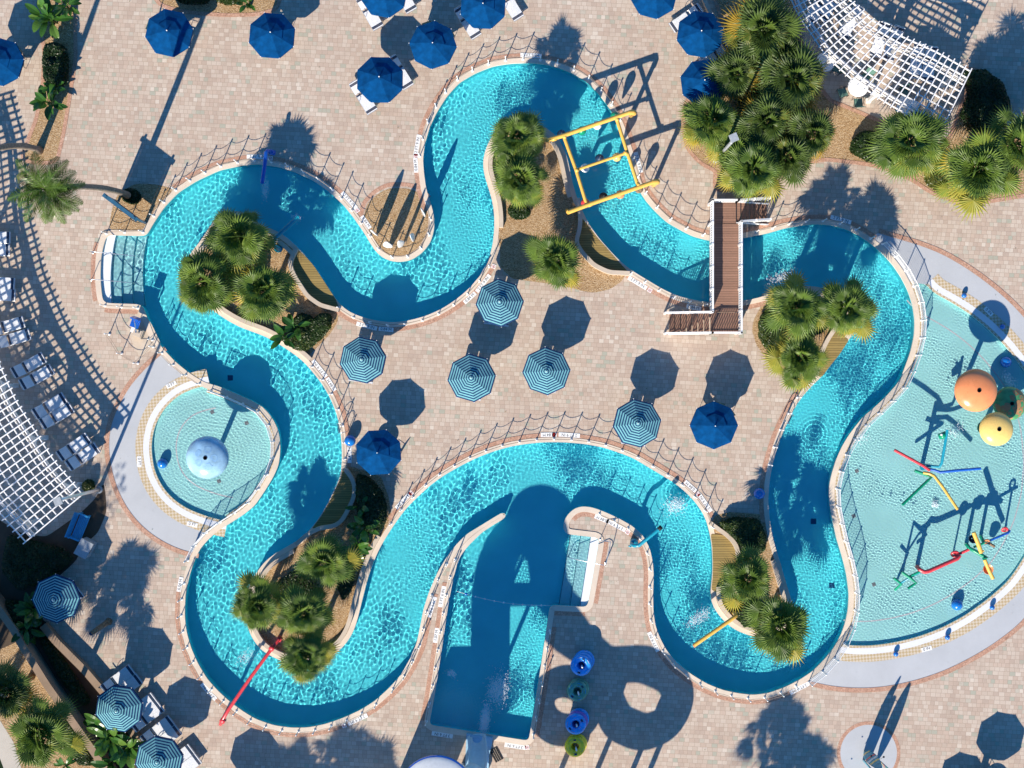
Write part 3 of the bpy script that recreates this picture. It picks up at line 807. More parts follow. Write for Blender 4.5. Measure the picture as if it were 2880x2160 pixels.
fence('short rope fence closing the sign side of the entry steps', OUTER, (300,661), (404,662), .18, group=RF, spacing=.95)
fence('rope fence along the inner bend beside the striped umbrellas', INNER, (960,864), (1370,745), .19, group=RF)
fence('rope fence along the inner bend approaching the footbridge', INNER, (1780,765), (1985,850), .19, group=RF)
fence('rope fence with ladder gap on the inner bank opposite the large splash pool', INNER, (2285,1083), (2170,1310), .19, group=RF)
fence('rope fence arching along the long central bend of the deck', INNER, (2000,1478), (1105,1478), .19, group=RF)
fence('rope fence beside the blue ball on the inner bank', INNER, (872,1036), (961,1290), .19, group=RF)
fence('slack rope fence around the pool lift on grey stub posts', None, None, None, 0, posts=[(308,940),(352,1010),(378,1030),(402,1010),(432,975)], group=RF, spacing=1.5)

# ------------------------------------------------------------------ planter walls behind the coping
PW = [0]
def pwall(label, pts, w=.24, h=.42, name='planter_wall', mat='wallcap', z0=-.02):
    a = smooth(resample([tuple(p) for p in pts], .15, False), 3, False)
    loc = a[len(a) // 2]; PW[0] += 1; h += .0031 * PW[0]
    mb = MB(); ribbon_wall(mb, a - loc, -w / 2, w / 2, z0, h)
    o = mb.build(name, M[mat]); o.location = (*loc, 0); return tag(o, label, 'low wall')
pp = lambda L: [P(*p) for p in L]
pwall('curved cream planter wall round the palm tips of the western island', subf(INNER, (533,715), (845,705), .44))
pwall('wavy cream wall behind the tan niche of the western island', pp([(836,700),(816,742),(829,776),(866,833),(902,859),(955,873)]))
pwall('cream planter wall edging the western island toward the striped umbrellas', subf(INNER, (600,872), (862,1018), .40), h=.3)
pwall('cream planter wall round the upper island under the paired palms', subf(INNER, (1391,640), (1617,548), .40), h=.3)
pwall('wavy cream wall behind the board niche beside the footbridge bend', pp([(1624,560),(1632,610),(1630,644),(1619,683),(1637,712),(1669,747),(1711,767),(1770,770)]))
pwall('cream planter wall round the eastern island of three palms', subf(INNER, (2150,835), (2400,935), .40), h=.3)
pwall('cream wall end beside the niche of the eastern island', pp([(2345,925),(2325,955),(2310,985),(2300,1020),(2292,1060)]), h=.3)
pwall('wavy cream wall behind the shaded niche by the blue umbrella', pp([(972,1318),(990,1340),(1000,1365),(997,1399),(979,1436),(962,1465),(940,1479),(902,1483),(863,1503),(835,1530)]))
pwall('long cream planter wall round the four palm island', subf(INNER, (818,1535), (1085,1515), .40) if False else sub(INNER, (818,1535), (1085,1515), .40, short=False) if len(sub(INNER, (818,1535), (1085,1515), .4, short=True)) > len(sub(INNER, (818,1535), (1085,1515), .4, short=False)) else sub(INNER, (818,1535), (1085,1515), .40), h=.34)
pwall('cream planter wall between hedge and tan niche on the narrow island', pp([(1996,1470),(2020,1488),(2042,1503),(2060,1520),(2072,1540),(2076,1575)]), h=.34)
pwall('cream planter wall round the two palm tip of the narrow island', sub(INNER, (2003,1650), (2180,1570), .40), h=.34)
pwall('long brown garden wall beside the shaded planting strip', pp([(-30,1640),(60,1765),(75,1795),(150,1915),(287,2110),(345,2200)]), .42, 1.15, 'garden_wall', 'darkwall')
pwall('brown deck edge wall with the umbrellas lined up beside it', pp([(128,1755),(165,1800),(245,1880),(300,1945),(360,2030),(420,2110),(480,2190)]), .42, .5, 'garden_wall', 'darkwall')
pwall('grey kerb wall along the large palm bed behind two blue umbrellas', pp([(1970,-15),(2000,50),(2040,110),(2062,160),(2072,210),(2074,262)]), .22, .35, 'planter_wall', 'wallcap')
for loop in ([(836,700),(860,722),(883,748),(915,797),(945,843),(955,870),(902,856),(866,830),(830,775),(818,742)],
             [(1634,610),(1651,630),(1681,670),(1710,702),(1739,735),(1768,766),(1711,764),(1669,744),(1640,712),(1622,683),(1632,645)],
             [(964,1315),(960,1340),(948,1366),(928,1408),(902,1454),(876,1488),(902,1481),(940,1477),(960,1463),(976,1436),(994,1399),(997,1365),(987,1340)],
             [(1998,1500),(2003,1535),(2005,1590),(2004,1625),(2000,1660),(2030,1670),(2060,1660),(2073,1575),(2069,1540),(2040,1506)],
             [(2388,955),(2362,995),(2336,1027),(2310,1062),(2296,1058),(2303,1020),(2313,985),(2328,955),(2345,930)]):
    a = smooth(resample(pp(loop), .12), 2); flat('niche_floor', [a], .045, M['niche'])

# ------------------------------------------------------------------ depth tiles
def text_mesh(s, size, mat, name='lettering'):
    cu = bpy.data.curves.new('t', 'FONT'); cu.body = s; cu.size = size; cu.align_x = 'CENTER'; cu.align_y = 'CENTER'; cu.extrude = .0012; cu.offset = 0.0
    t = bpy.data.objects.new('t', cu); COL.objects.link(t)
    me = bpy.data.meshes.new_from_object(t.evaluated_get(bpy.context.evaluated_depsgraph_get()))
    bpy.data.objects.remove(t); bpy.data.curves.remove(cu)
    me.name = name; me.materials.clear(); me.materials.append(mat)
    o = bpy.data.objects.new(name, me); COL.objects.link(o); return o
def tile(px, py, ang, txt, where, L=None, z=.012, sign=True):
    L = L or .125 * len(txt) + .12
    t = thing('depth_tile', 'white tile strip reading %s %s' % (txt, where), 'depth tile', (*P(px, py), z), math.radians(ang), 'depth tiles around the pools')
    mb = MB(); mb.box((0, 0, .004), (L, .25, .012)); mb.build('tile', M['tile'], t)
    o = text_mesh(txt, .235, M['ink']); o.parent = t; o.location = (0, 0, .0115)
def nodive(px, py, ang, where, z=.012):
    t = thing('warning_tile', 'square white no diving symbol tile ' + where, 'warning tile', (*P(px, py), z), math.radians(ang), 'no diving tiles')
    mb = MB(); mb.box((0, 0, .004), (.25, .25, .012)); mb.build('tile', M['tile'], t)
    mb = MB(); mb.torus(.085, .011, (0, 0, .0105), 20, 5, .3); mb.beam((-.06, .06, .0115), (.06, -.06, .0115), .016, .003); mb.build('symbol', M['redink'], t)
    mb = MB(); mb.beam((-.05, -.03, .0108), (.04, .02, .0108), .03, .002); mb.ball((.05, .035, .0108), .014, 8, 4, .1); mb.build('figure', M['ink'], t)
def along(crv, px, off):
    i = near(crv, px); n = normals(crv)[i]; t = (crv[(i + 1) % len(crv)] - crv[i - 1]); a = math.degrees(math.atan2(t[1], t[0]))
    p = crv[i] + n * off; return (p[0] * PX + 1440, 1080 - p[1] * PX, a)
def mark(crv, px, txt, where, off=.43, flip=False, gap=None):
    x, y, a = along(crv, px, off); tile(x, y, a + (180 if flip else 0), txt, where)
Z = 'depth'
mark(OUTER, (722,461), '2 FT 9 IN', 'above the blue water pipe')
mark(OUTER, (966,576), '2 FT 9 IN', 'at the upper corner of the surfboard bed')
mark(OUTER, (1012,636), '0.84 M', 'on the west rim of the surfboard bed')
mark(OUTER, (1190,412), '2 FT 9 IN', 'across from the two palm island')
mark(OUTER, (1189,462), '0.84 M', 'facing the two palm island, lower of two')
mark(OUTER, (1490,176), '2 FT 9 IN', 'at the top of the highest river bend')
mark(OUTER, (1775,460), '2 FT 9 IN', 'under the yellow pipe frame')
mark(OUTER, (2362,637), '2 FT 9 IN', 'in the shade past the footbridge')
mark(INNER, (1035,897), '2 FT 9 IN', 'between western hedge and striped umbrella', flip=True)
mark(INNER, (1090,906), '0.84 M', 'in the umbrella shadow on the inner bank', flip=True)
mark(INNER, (1345,785), '2 FT 9 IN', 'beside the striped umbrella nearest the upper island', flip=True)
mark(INNER, (1308,825), '0.84 M', 'beside the striped umbrella nearest the upper island', flip=True)
mark(INNER, (1806,778), '2 FT 9 IN', 'on the bank west of the footbridge', flip=True)
mark(INNER, (1955,845), '0.84 M', 'beneath the footbridge steps', flip=True)
mark(INNER, (885,1050), '2 FT 9 IN', 'under the fence beside the western striped umbrella', flip=True)
mark(INNER, (912,1090), '0.84 M', 'under the fence near the pool ladder', flip=True)
mark(INNER, (962,1275), '2 FT 9 IN', 'beside the blue ball on the inner bank', flip=True)
mark(INNER, (1150,1420), '2 FT 9 IN', 'at the start of the long central bend', flip=True)
mark(INNER, (1540,1243), '0.84 M', 'at the crown of the long central bend', flip=True)
mark(INNER, (1600,1244), '2 FT 9 IN', 'at the crown of the long central bend', flip=True)
mark(INNER, (1928,1381), '0.84 M', 'near the hedge end of the central bend', flip=True)
mark(INNER, (1968,1425), '2 FT 9 IN', 'beside the narrow island hedge', flip=True)
mark(OUTER, (1700,1440), '0.84 M', 'on the peninsula tip')
mark(OUTER, (1745,1460), '2 FT 9 IN', 'behind the teal water pipe')
mark(OUTER, (1858,1798), '2 FT 9 IN', 'in the slide shadow next to the fence')
mark(OUTER, (2240,1916), '2 FT 9 IN', 'in palm shadow by the splash pool')
mark(OUTER, (1195,1702), '2 FT 9 IN', 'on the path between river and slide pool')
mark(OUTER, (1000,2004), '2 FT 9 IN', 'in the palm shadow on the bottom bend')
mark(OUTER, (604,1933), '2 FT 9 IN', 'near the foot of the red water pipe')
mark(OUTER, (530,1648), '0.84 M', 'on the outer bend near the palm shadow')
mark(OUTER, (1265,1680), '3 FT 6 IN', 'along the slide pool edge')
mark(OUTER, (1246,1790), '1.07 M', 'along the slide pool edge')
mark(OUTER, (1245,2046), '3 FT 6 IN', 'behind the slide pool in the tower shadow')
mark(OUTER, (1452,2079), '3 FT 6 IN', 'on the sunlit corner beside the slide')
tile(2606, 1825, 15, '0 IN', 'on the mosaic rim of the large splash pool', z=.014)
tile(2780, 876, -45, '0 IN', 'in the mushroom shadow on the splash pool rim', z=.014)
tile(392, 1298, -88, '0 FT', 'on the mosaic rim of the small round splash pool', z=.014)
tile(541, 1475, -12, '0 FT', 'on the lower rim of the small round splash pool', z=.014)
tile(482, 1082, 25, '0 FT', 'on the upper rim of the small round splash pool', z=.014)
for crv, px, where, off in ((OUTER,(756,464),'above the blue water pipe',.43),(OUTER,(990,605),'on the rim of the surfboard bed',.43),(OUTER,(1190,438),'facing the two palm island',.43),
        (INNER,(1372,742),'beside the upper island bank',.43),(INNER,(1838,800),'on the bank west of the footbridge',.43),(INNER,(1170,1402),'along the central bend near the ladder end',.43),
        (INNER,(1562,1243),'at the crown of the central bend',.43),(INNER,(1948,1402),'near the narrow island hedge',.43),(OUTER,(1775,1478),'behind the teal water pipe',.43),(OUTER,(962,2021),'in the palm shadow on the bottom bend',.43),(OUTER,(1480,2083),'on the sunlit corner beside the slide',.43)):
    x, y, a = along(crv, px, off); nodive(x, y, a, where)

# ------------------------------------------------------------------ footbridge
def bridge():
    zd = 1.0
    X0, X1 = 1990, 2071; f = lambda x, y: P(x, y)
    o0 = P(2030, 760)
    root = thing('footbridge', 'brown plank footbridge with white railings and stairs crossing the river', 'footbridge', (*o0, 0))
    q = lambda x, y, z: (P(x, y)[0] - o0[0], P(x, y)[1] - o0[1], z)
    def slab(name, x0, y0, x1, y1, z, th, mat):
        a = q(x0, y0, 0); b = q(x1, y1, 0); mb = MB()
        mb.box(((a[0] + b[0]) / 2, (a[1] + b[1]) / 2, z - th / 2), (abs(b[0] - a[0]), abs(b[1] - a[1]), th)); return mb.build(name, mat, root)
    yT0, yT1, yB1, yB0 = 574, 634, 940, 880
    slab('deck', X0, yT1, X1, yB0, zd, .12, M['plank'])
    slab('landing', X0, yT0, 2062, yT1 - 1, zd - .02, .12, M['plank'])
    slab('landing', X0 + 2, yB0 + 1, X1, yB1, zd - .02, .12, M['tread'])
    n = 7
    for k in range(n):
        z = zd - (k + 1) * zd / (n + 1)
        slab('tread', 2062 + k * 13.3 + 4.2, yT0, 2062 + (k + 1) * 13.3, yT1 - 1, z, .06, M['plank'])
    for k in range(n):
        z = zd - (k + 1) * zd / (n + 1)
        slab('tread', X0 - k * 15.5 - 1.6, yB0 + 1, X0 - (k + 1) * 15.5 + .6, yB1, z, .06, M['tread'])
    for (xx, yy) in ((X0 + 3, yT1), (X1 - 3, yT1), (X0 + 3, yB0), (X1 - 3, yB0), (X1 - 3, yB1 - 3), (X0 + 3, yT0 + 3)):
        mb = MB(); c = q(xx, yy, 0); mb.box((c[0], c[1], (zd - .13) / 2 - .3), (.14, .14, zd - .13 + .6)); mb.build('pier', M['white'], root)
    for xx in (X0 + 3, X1 - 3):
        mb = MB(); mb.beam(q(xx, yT1, zd - .22), q(xx, yB0, zd - .22), .09, .2); mb.build('girder', M['white'], root)
    for zz in (yT0, yT1 - 2):
        mb = MB(); mb.beam(q(2062, zz, zd - .1), q(2158, zz, .05), .06, .22); mb.build('stringer', M['white'], root)
    for zz in (yB0 + 2, yB1):
        mb = MB(); mb.beam(q(X0, zz, zd - .1), q(1880, zz, .05), .06, .22); mb.build('stringer', M['white'], root)
    def rail(a, b, h=1.02, ends=True):
        a = Vector(a); b = Vector(b); n = max(1, int(round((b - a).length / 1.3)))
        r = MB(); r.beam(a + Vector((0, 0, h)), b + Vector((0, 0, h)), .11, .05); ro = r.build('handrail', M['white'], root)
        m = MB(); m.beam(a + Vector((0, 0, .12)), b + Vector((0, 0, .12)), .05, .05); m.build('bottom_rail', M['white'], ro)
        for k in range(n + 1):
            c = a.lerp(b, k / n); m = MB(); m.box((c.x, c.y, c.z + h / 2), (.11, .11, h + .12)); m.build('newel', M['white'], ro)
        m = MB(); L = (b - a).length; nb = int(L / .135)
        for k in range(1, nb):
            c = a.lerp(b, k / nb); m.box((c.x, c.y, c.z + .12 + (h - .12) / 2), (.045, .045, h - .12))
        m.build('balusters', M['white'], ro)
    rail(q(X0 + 1, yT0, zd), q(X0 + 1, yB0, zd)); rail(q(X1 - 1, yT1, zd), q(X1 - 1, yB1, zd))
    rail(q(X0 + 1, yT0 + 1, zd), q(2062, yT0 + 1, zd)); rail(q(2062, yT0 + 1, zd), q(2158, yT0 - 12, .05))
    rail(q(X1, yT1 - 1, zd), q(2158, yT1 - 12, .05)) 
    rail(q(X1 - 1, yB1 - 1, zd), q(X0, yB1 - 1, zd)); rail(q(X0, yB1 - 1, zd), q(1868, yB1 - 1, .05)); rail(q(X0, yB0 + 2, zd), q(1868, yB0 + 2, .05))
bridge()

# ------------------------------------------------------------------ hand rails, ladders, lift
def railing(label, pts, r=.022, mat='steel', name='handrail', cat='handrail', group=None, feet=True):
    o0 = pts[0]; root = thing(name, label, cat, (o0[0], o0[1], 0), 0, group)
    l = [(p[0] - o0[0], p[1] - o0[1], p[2]) for p in pts]
    mb = MB(); mb.tube(l, r, 8); smooth_by_angle(mb.build('tube', M[mat], root), 50)
    for p in (l[0], l[-1]):
        mb = MB(); mb.lathe([(.06, p[2]), (.06, p[2] + .015), (.03, p[2] + .03)], 10, (p[0], p[1], 0)); mb.build('flange', M[mat], root)
    return root
def hr(x0, y0, x1, y1, za, zb, dip=.9):
    a = P(x0, y0); b = P(x1, y1)
    L = lambda t: (a[0] + (b[0] - a[0]) * t, a[1] + (b[1] - a[1]) * t)
    return [(*L(0), za), (*L(0), za + .72), (*L(.06), za + .85), (*L(.16), za + .9), (*L(.84), zb + .9), (*L(.95), zb + .82), (*L(1), zb + .7), (*L(1), zb)]
railing('steel handrail down the entry steps nearest the sign', hr(262, 711, 382, 720, .03, -.75))
railing('steel handrail down the entry steps nearest the pool lift', hr(258, 788, 372, 795, .03, -.75))
railing('steel handrail across the slide pool steps', hr(1702, 1585, 1600, 1568, .03, -.6))
railing('steel grab rail at the top of the slide pool steps', [(*P(1688, 1516), .03), (*P(1688, 1516), .8), (*P(1714, 1518), .88), (*P(1712, 1535), .88), (*P(1702, 1582), .8), (*P(1702, 1582), .03)])
def ladder(label, px, crv, mat='steel'):
    i = near(crv, px); n = normals(crv)[i]; p = crv[i]; ang = math.atan2(n[1], n[0])
    root = thing('pool_ladder', label, 'pool ladder', (p[0], p[1], 0), ang)
    for s in (-.27, .27):
        pts = [(.42, s, .03), (.42, s, .5), (.38, s, .72), (.26, s, .82), (.1, s, .82), (-.04, s, .7), (-.10, s, .45), (-.10, s, -.85)]
        mb = MB(); mb.tube(pts, .021, 8); smooth_by_angle(mb.build('grab_rail', M[mat], root), 50)
    for z in (-.25, -.5, -.75):
        mb = MB(); mb.box((-.10, 0, z), (.1, .5, .03)); mb.build('tread', M['offwhite'], root)
ladder('steel pool ladder beside the blue ball and rope fence', (958, 1205), INNER)
ladder('steel pool ladder on the inner bank facing the large splash pool', (2216, 1180), INNER)
ladder('steel pool ladder in the shade at the eastern island corner', (2158, 829), INNER)

def pool_lift():
    x, y = P(391, 918); root = thing('pool_lift', 'pool lift with blue seat on a cream pad by the steps', 'pool lift', (x, y, 0), math.radians(-20))
    mb = MB(); mb.box((.18, -.38, .25), (.55, .5, .42)); mb.box((.18, -.38, .5), (.45, .4, .1)); mb.build('base_unit', M['wallcap'], root)
    mb = MB(); mb.tube([(.25, -.35, .5), (.25, -.3, 1.2)], .05, 8); mb.tube([(.25, -.3, 1.15), (.05, .15, 1.25), (-.15, .3, .9)], .035, 8); mb.build('lift_arm', M['steel'], root)
    mb = MB(); mb.box((-.1, .12, .62), (.52, .5, .08)); st = mb.build('seat', M['pipeblue'], root)
    mb = MB(); mb.box((-.08, .42, .95), (.5, .07, .62), M=Matrix.Rotation(.2, 3, 'X')); mb.build('seat_back', M['pipeblue'], root)
    mb = MB(); mb.box((-.1, -.3, .3), (.4, .3, .05)); mb.tube([(-.1, -.1, .6), (-.1, -.3, .3)], .025, 6); mb.build('footrest', M['white'], root)
pool_lift()
a = [P(*p) for p in [(351,914),(398,866),(428,915),(452,965),(405,998),(390,1000)]]
mbp = MB(); mbp.prism(a, -.01, .009); o = mbp.build('lift_pad', M['wallcap']); o['kind'] = 'structure'
# ------------------------------------------------------------------ umbrellas
def umbrella(style):
    root = thing('patio_umbrella', '', 'umbrella')
    R, ze, za = 1.385, 1.96, 2.46
    rings = 18 if style == 'striped' else 8
    mb = MB()
    def vert(k, f, sub_, r):
        a = PI / 8 + 2 * PI * k / 8
        return a
    n = 8; S_ = 4
    def pt(f, j):
        # f 0 apex .. 1 edge; j in 0..n*S_
        k, t = divmod(j, S_); t /= S_
        a0 = 2 * PI * k / n; a1 = 2 * PI * (k + 1) / n
        r = R * f
        x = math.cos(a0) * (1 - t) + math.cos(a1) * t; y = math.sin(a0) * (1 - t) + math.sin(a1) * t
        sag = 4 * t * (1 - t)
        pull = 1 - .003 * sag * f
        z = za - (za - ze) * (f ** 1.12) - .012 * sag * f
        return (x * r * pull, y * r * pull, z)
    fs = [i / rings for i in range(rings + 1)]
    fs[0] = .02
    vs = [pt(f, j % (n * S_)) for f in fs for j in range(n * S_)]
    b = 0
    for i in range(rings):
        mb.cur = (i % 2) if style == 'striped' else 0
        mb.add([], [])
    mb.v = vs; N = n * S_
    for i in range(rings):
        for j in range(N):
            mb.f.append((i * N + j, (i + 1) * N + j, (i + 1) * N + (j + 1) % N, i * N + (j + 1) % N)); mb.m.append((i % 2) if style == 'striped' else 0); mb.tone.append(0)
    # valance
    base = len(mb.v)
    for j in range(N):
        x, y, z = pt(1, j); k = 1.0; mb.v.append((x * 1.004, y * 1.004, z - .13 - (.02 if j % S_ else 0)))
    for j in range(N):
        mb.f.append(((rings) * N + j, base + j, base + (j + 1) % N, rings * N + (j + 1) % N)); mb.m.append(1 if style == 'striped' else 0); mb.tone.append(0)
    mats = [M['teal'], M['navy']] if style == 'striped' else [M['blue']]
    can = mb.build('canopy', mats, root)
    # vent cap
    mb = MB(); nv = 5; vs = []
    for i in range(nv + 1):
        f = .03 + (.25 if style == 'striped' else .47) * i / nv
        for j in range(N):
            x, y, z = pt(f, j); vs.append((x, y, z + .075 - .05 * f))
    mb.v = vs
    for i in range(nv):
        for j in range(N): mb.f.append((i * N + j, (i + 1) * N + j, (i + 1) * N + (j + 1) % N, i * N + (j + 1) % N)); mb.m.append(i % 2 if style == 'striped' else 0); mb.tone.append(0)
    mb.build('vent_cap', mats, can)
    mb = MB()
    for k in range(8):
        a = 2 * PI * k / 8; e = (math.cos(a) * R, math.sin(a) * R, ze - .02)
        mb.tube([(0.05 * math.cos(a), .05 * math.sin(a), za - .08), e], .012, 5)
        mb.tube([(.03 * math.cos(a), .03 * math.sin(a), 1.75), (math.cos(a) * R * .5, math.sin(a) * R * .5, (za + ze) / 2 - .03)], .01, 4)
    mb.build('ribs', M['offwhite'], root)
    mb = MB()
    for k in range(8):
        a = 2 * PI * k / 8; mb.ball((math.cos(a) * (R + .012), math.sin(a) * (R + .012), ze - .01), .026, 8, 5)
    mb.build('rib_tips', M['white'], root)
    mb = MB(); mb.tube([(0, 0, .05), (0, 0, za + .06)], .024, 10); mb.build('pole', M['offwhite'], root)
    mb = MB(); mb.lathe([(.001, za + .19), (.03, za + .17), (.036, za + .13), (.02, za + .08)], 10); mb.build('finial', M['white'], root)
    mb = MB(); mb.lathe([(.27, 0), (.27, .05), (.22, .08), (.05, .1), (.04, .3)], 20); mb.build('base', M['greybox'], root)
    return root
UB = umbrella('blue'); US = umbrella('striped'); used = {'b': False, 's': False}
def put_umb(style, px, py, label, rz=0.0, tilt=None):
    pr = UB if style == 'b' else US
    x, y = G(px, py, 1.96)
    if not used[style]:
        used[style] = True; o = pr; o.location = (x, y, 0); o.rotation_euler = (0, 0, rz); o['label'] = label
    else: o = dup(pr, label, (x, y, 0), rz)
    o['group'] = 'blue umbrellas on the deck' if style == 'b' else 'striped umbrellas on the deck'
    s = 1 + rnd.uniform(-.015, .02); o.scale = (s, s, 1)
    o.rotation_euler = (rnd.uniform(-.045, .045), rnd.uniform(-.045, .045), rz)
    return x, y
rz = lambda d: math.radians(d)
BU = [(472,89,'blue umbrella crossed by a long palm trunk shadow beside the top hedge bed',10), (762,103,'blue umbrella standing over a table below the hedge bed corner',18),
      (3,171,'blue umbrella cut by the photo edge beside the narrow bed of broad leaves',5), (1080,-19,'blue umbrella over white loungers, uppermost beside the throw of two shadows',12),
      (1217,122,'blue umbrella without loungers overlapping its neighbour\'s dark octagon shadow',-4), (1067,228,'blue umbrella between two white loungers nearest the palm canopy shadow',22),
      (1358,13,'blue umbrella with a lounger whose raised back is shaded, above the river top',20), (1836,-15,'blue umbrella half cut by the top edge on open pavers',8),
      (1970,98,'blue umbrella over loungers against the grey kerb of the palm bed',14), (1984,233,'blue umbrella darkened by palm fronds hanging over it',30),
      (1067,1274,'blue umbrella beside the dark hedge and the blue ball',26), (2010,1194,'blue umbrella beside a striped one with chairs tucked beneath',0)]
for px, py, lab, a in BU: put_umb('b', px, py, lab, rz(a))
SU = [(1407,854,'striped umbrella closest to the upper island, beside the river bank',4), (1025,1014,'westernmost striped umbrella on the central deck',10), (1329,1062,'striped umbrella in the middle of the central deck row',6),
      (1540,1040,'striped umbrella near the large lone octagon shadow under the island tip',3), (1792,1191,'striped umbrella overlapping the rope fence of the central bend',8),
      (158,1685,'shaded striped umbrella at the corner of the garden wall',2), (335,1989,'striped umbrella with leaf shadows between four white loungers',14), (446,2136,'striped umbrella cut by the bottom edge beside banana leaves',10)]
for px, py, lab, a in SU: put_umb('s', px, py, lab, rz(a))
for px, py, lab, st in ((2793,2236,'blue umbrella just outside the lower corner casting its octagon shadow','b'), (2680,2352,'blue umbrella beyond the frame beside another, casting the lower octagon shadow','b'), (643,2282,'striped umbrella just below the frame casting a shadow near the red pipe','s')):
    put_umb(st, px, py, lab, rz(9))

# ------------------------------------------------------------------ loungers
def lounger(back=32):
    root = thing('sun_lounger', '', 'sun lounger', group='strap sun loungers on the deck')
    ba = math.radians(back); W = .66; zs = .36; hy = .30; Lb = .78
    mb = MB()
    for s in (-1, 1):
        x = s * W / 2; mb.tube([(x, -1.02, zs), (x, hy, zs)], .02, 7)
    mb.tube([(-W / 2, -1.02, zs), (W / 2, -1.02, zs)], .02, 7); mb.build('frame', M['alu'], root)
    by, bz = hy + Lb * math.cos(ba), zs + Lb * math.sin(ba)
    mb = MB()
    for s in (-1, 1):
        mb.tube([(s * W / 2, hy, zs), (s * W / 2, by - .06, bz - .04), (s * (W / 2 - .06), by, bz)], .02, 7)
    mb.tube([(-W / 2 + .06, by, bz), (W / 2 - .06, by, bz)], .02, 7); fr = mb.build('back_frame', M['alu'], root)
    def straps(n, y0, z0, y1, z1, navy, par, nm):
        for mat, sel in [(M['whitestrap'], None)] + [(M['navystrap'], q) for q in navy]:
            m = MB(); alln = set().union(*navy.values())
            for k in range(n):
                if (k in alln) if sel is None else (k not in navy[sel]): continue
                t = (k + .5) / n
                c = Vector((0, y0 + (y1 - y0) * t, z0 + (z1 - z0) * t))
                a = math.atan2(z1 - z0, y1 - y0); w = math.hypot(y1 - y0, z1 - z0) / n * .80
                m.box(c, (W + .01, w, .022), M=Matrix.Rotation(a, 3, 'X'))
            if m.v: m.build(nm if sel is None else sel, mat, par)
    straps(24, -1.0, zs + .018, hy - .02, zs + .018, {'foot_band': {1, 2, 3}, 'hip_band': {22, 23}}, root, 'seat_straps')
    straps(14, hy + .04, zs + .04, by - .03, bz, {'head_band': {10, 11, 12}}, root, 'back_straps')
    for (x, y) in ((-W / 2, -.8), (W / 2, -.8), (-W / 2, .22), (W / 2, .22)):
        m = MB(); m.tube([(x, y, zs), (x * 1.02, y, .01)], .02, 7); m.build('leg', M['alu'], root)
    for s in (-1, 1):
        m = MB(); m.tube([(s * W / 2, -.1, zs), (s * W / 2 * 1.03, -.08, zs + .2), (s * W / 2 * 1.03, .22, zs + .2), (s * W / 2, .3, zs)], .016, 6); m.build('armrest', M['alu'], root)
    return root
LU = lounger(34); LF = lounger(9); lused = {}
def put_l(px, py, deg, label, flat_=False):
    pr = LF if flat_ else LU; k = flat_
    x, y = G(px, py, .4)
    if not lused.get(k):
        lused[k] = True; pr['label'] = label; pr.location = (x, y, 0); pr.rotation_euler = (0, 0, rz(deg)); return pr
    return dup(pr, label, (x, y, 0), rz(deg))
LL = [(1022,273,32,'white strap lounger, lower one beside the blue umbrella near the palm shadow',1), (1124,203,32,'white strap lounger on the fence side of the umbrella near the palm shadow',0),
      (1040,36,30,'white strap lounger at the top edge with its foot toward the pavers',1), (1134,-12,30,'white strap lounger tip peeking right of the uppermost umbrella pair',1),
      (1315,62,32,'white strap lounger with shaded headrest under the umbrella above the river top',0), (1434,10,32,'white strap lounger corner cut by the top edge beside an umbrella',1),
      (1930,52,-56,'shaded lounger on the upper side of the umbrella against the grey kerb',0), (2004,158,-56,'lounger between two blue umbrellas by the grey kerb',1),
      (20,918,107,'lounger with lattice shadow, upper of the pair below the tall palm',1), (37,953,107,'grey lounger with lattice shadow, lower of the pair below the tall palm',0),
      (-8,795,86,'lounger cut by the photo edge with a navy end band in lattice shade',1), (-6,828,87,'lounger cut by the photo edge below another banded one',1),
      (-20,668,90,'lounger end at the photo edge directly below the tall feather palm',1), (-22,703,90,'second lounger end at the photo edge below the feather palm',1),
      (81,1028,120,'lounger next to the upper white pergola leg, upper of a pair',0), (104,1061,120,'lounger next to the upper white pergola leg, lower of a pair',0),
      (140,1142,122,'lounger outside the pergola, upper of the middle pair',0), (160,1170,122,'lounger outside the pergola, lower of the middle pair',0),
      (208,1258,125,'lounger by the pergola corner, upper of the last pair',0), (233,1285,125,'lounger by the pergola corner nearest the lamp post shadow',0),
      (166,1667,127,'lounger foot showing beside the shaded striped umbrella',0), (188,1693,127,'lounger at the rim of the shaded striped umbrella nearest the wall',0),
      (332,1911,127,'sunlit white lounger at the end of the deck edge wall',0), (353,1937,127,'white lounger beside the sunlit one at the wall end',0),
      (394,1990,127,'white lounger with leaf shadows beside the striped umbrella',0), (414,2016,127,'white lounger striped by frond shadows below the leaf shadowed one',0),
      (443,2054,127,'white lounger half shaded above the lowest umbrella',0), (463,2081,127,'white lounger fully sunlit just above the lowest umbrella',0),
      (499,2135,127,'white lounger right of the lowest umbrella, upper one',0), (519,2162,127,'white lounger cut by the bottom edge near the lowest umbrella',0),
      (2476,112,-18,'shaded lounger under the pergola lattice, left of the middle pair',0), (2512,122,-18,'shaded lounger under the pergola lattice, right of the middle pair',0),
      (2578,172,-6,'navy lounger in deep shade outside the pergola, left of the far pair',0), (2613,180,-6,'navy lounger in deep shade outside the pergola, right of the far pair',0),
      (2392,62,-30,'dark shaded lounger near the pergola bend',0), (2300,20,-30,'blue shaded lounger at the top edge beneath the lattice',0), (2335,10,-30,'blue shaded lounger partly outside the top edge beneath the lattice',0)]
for px, py, a, lab, fl in LL: put_l(px, py, a, lab, bool(fl))
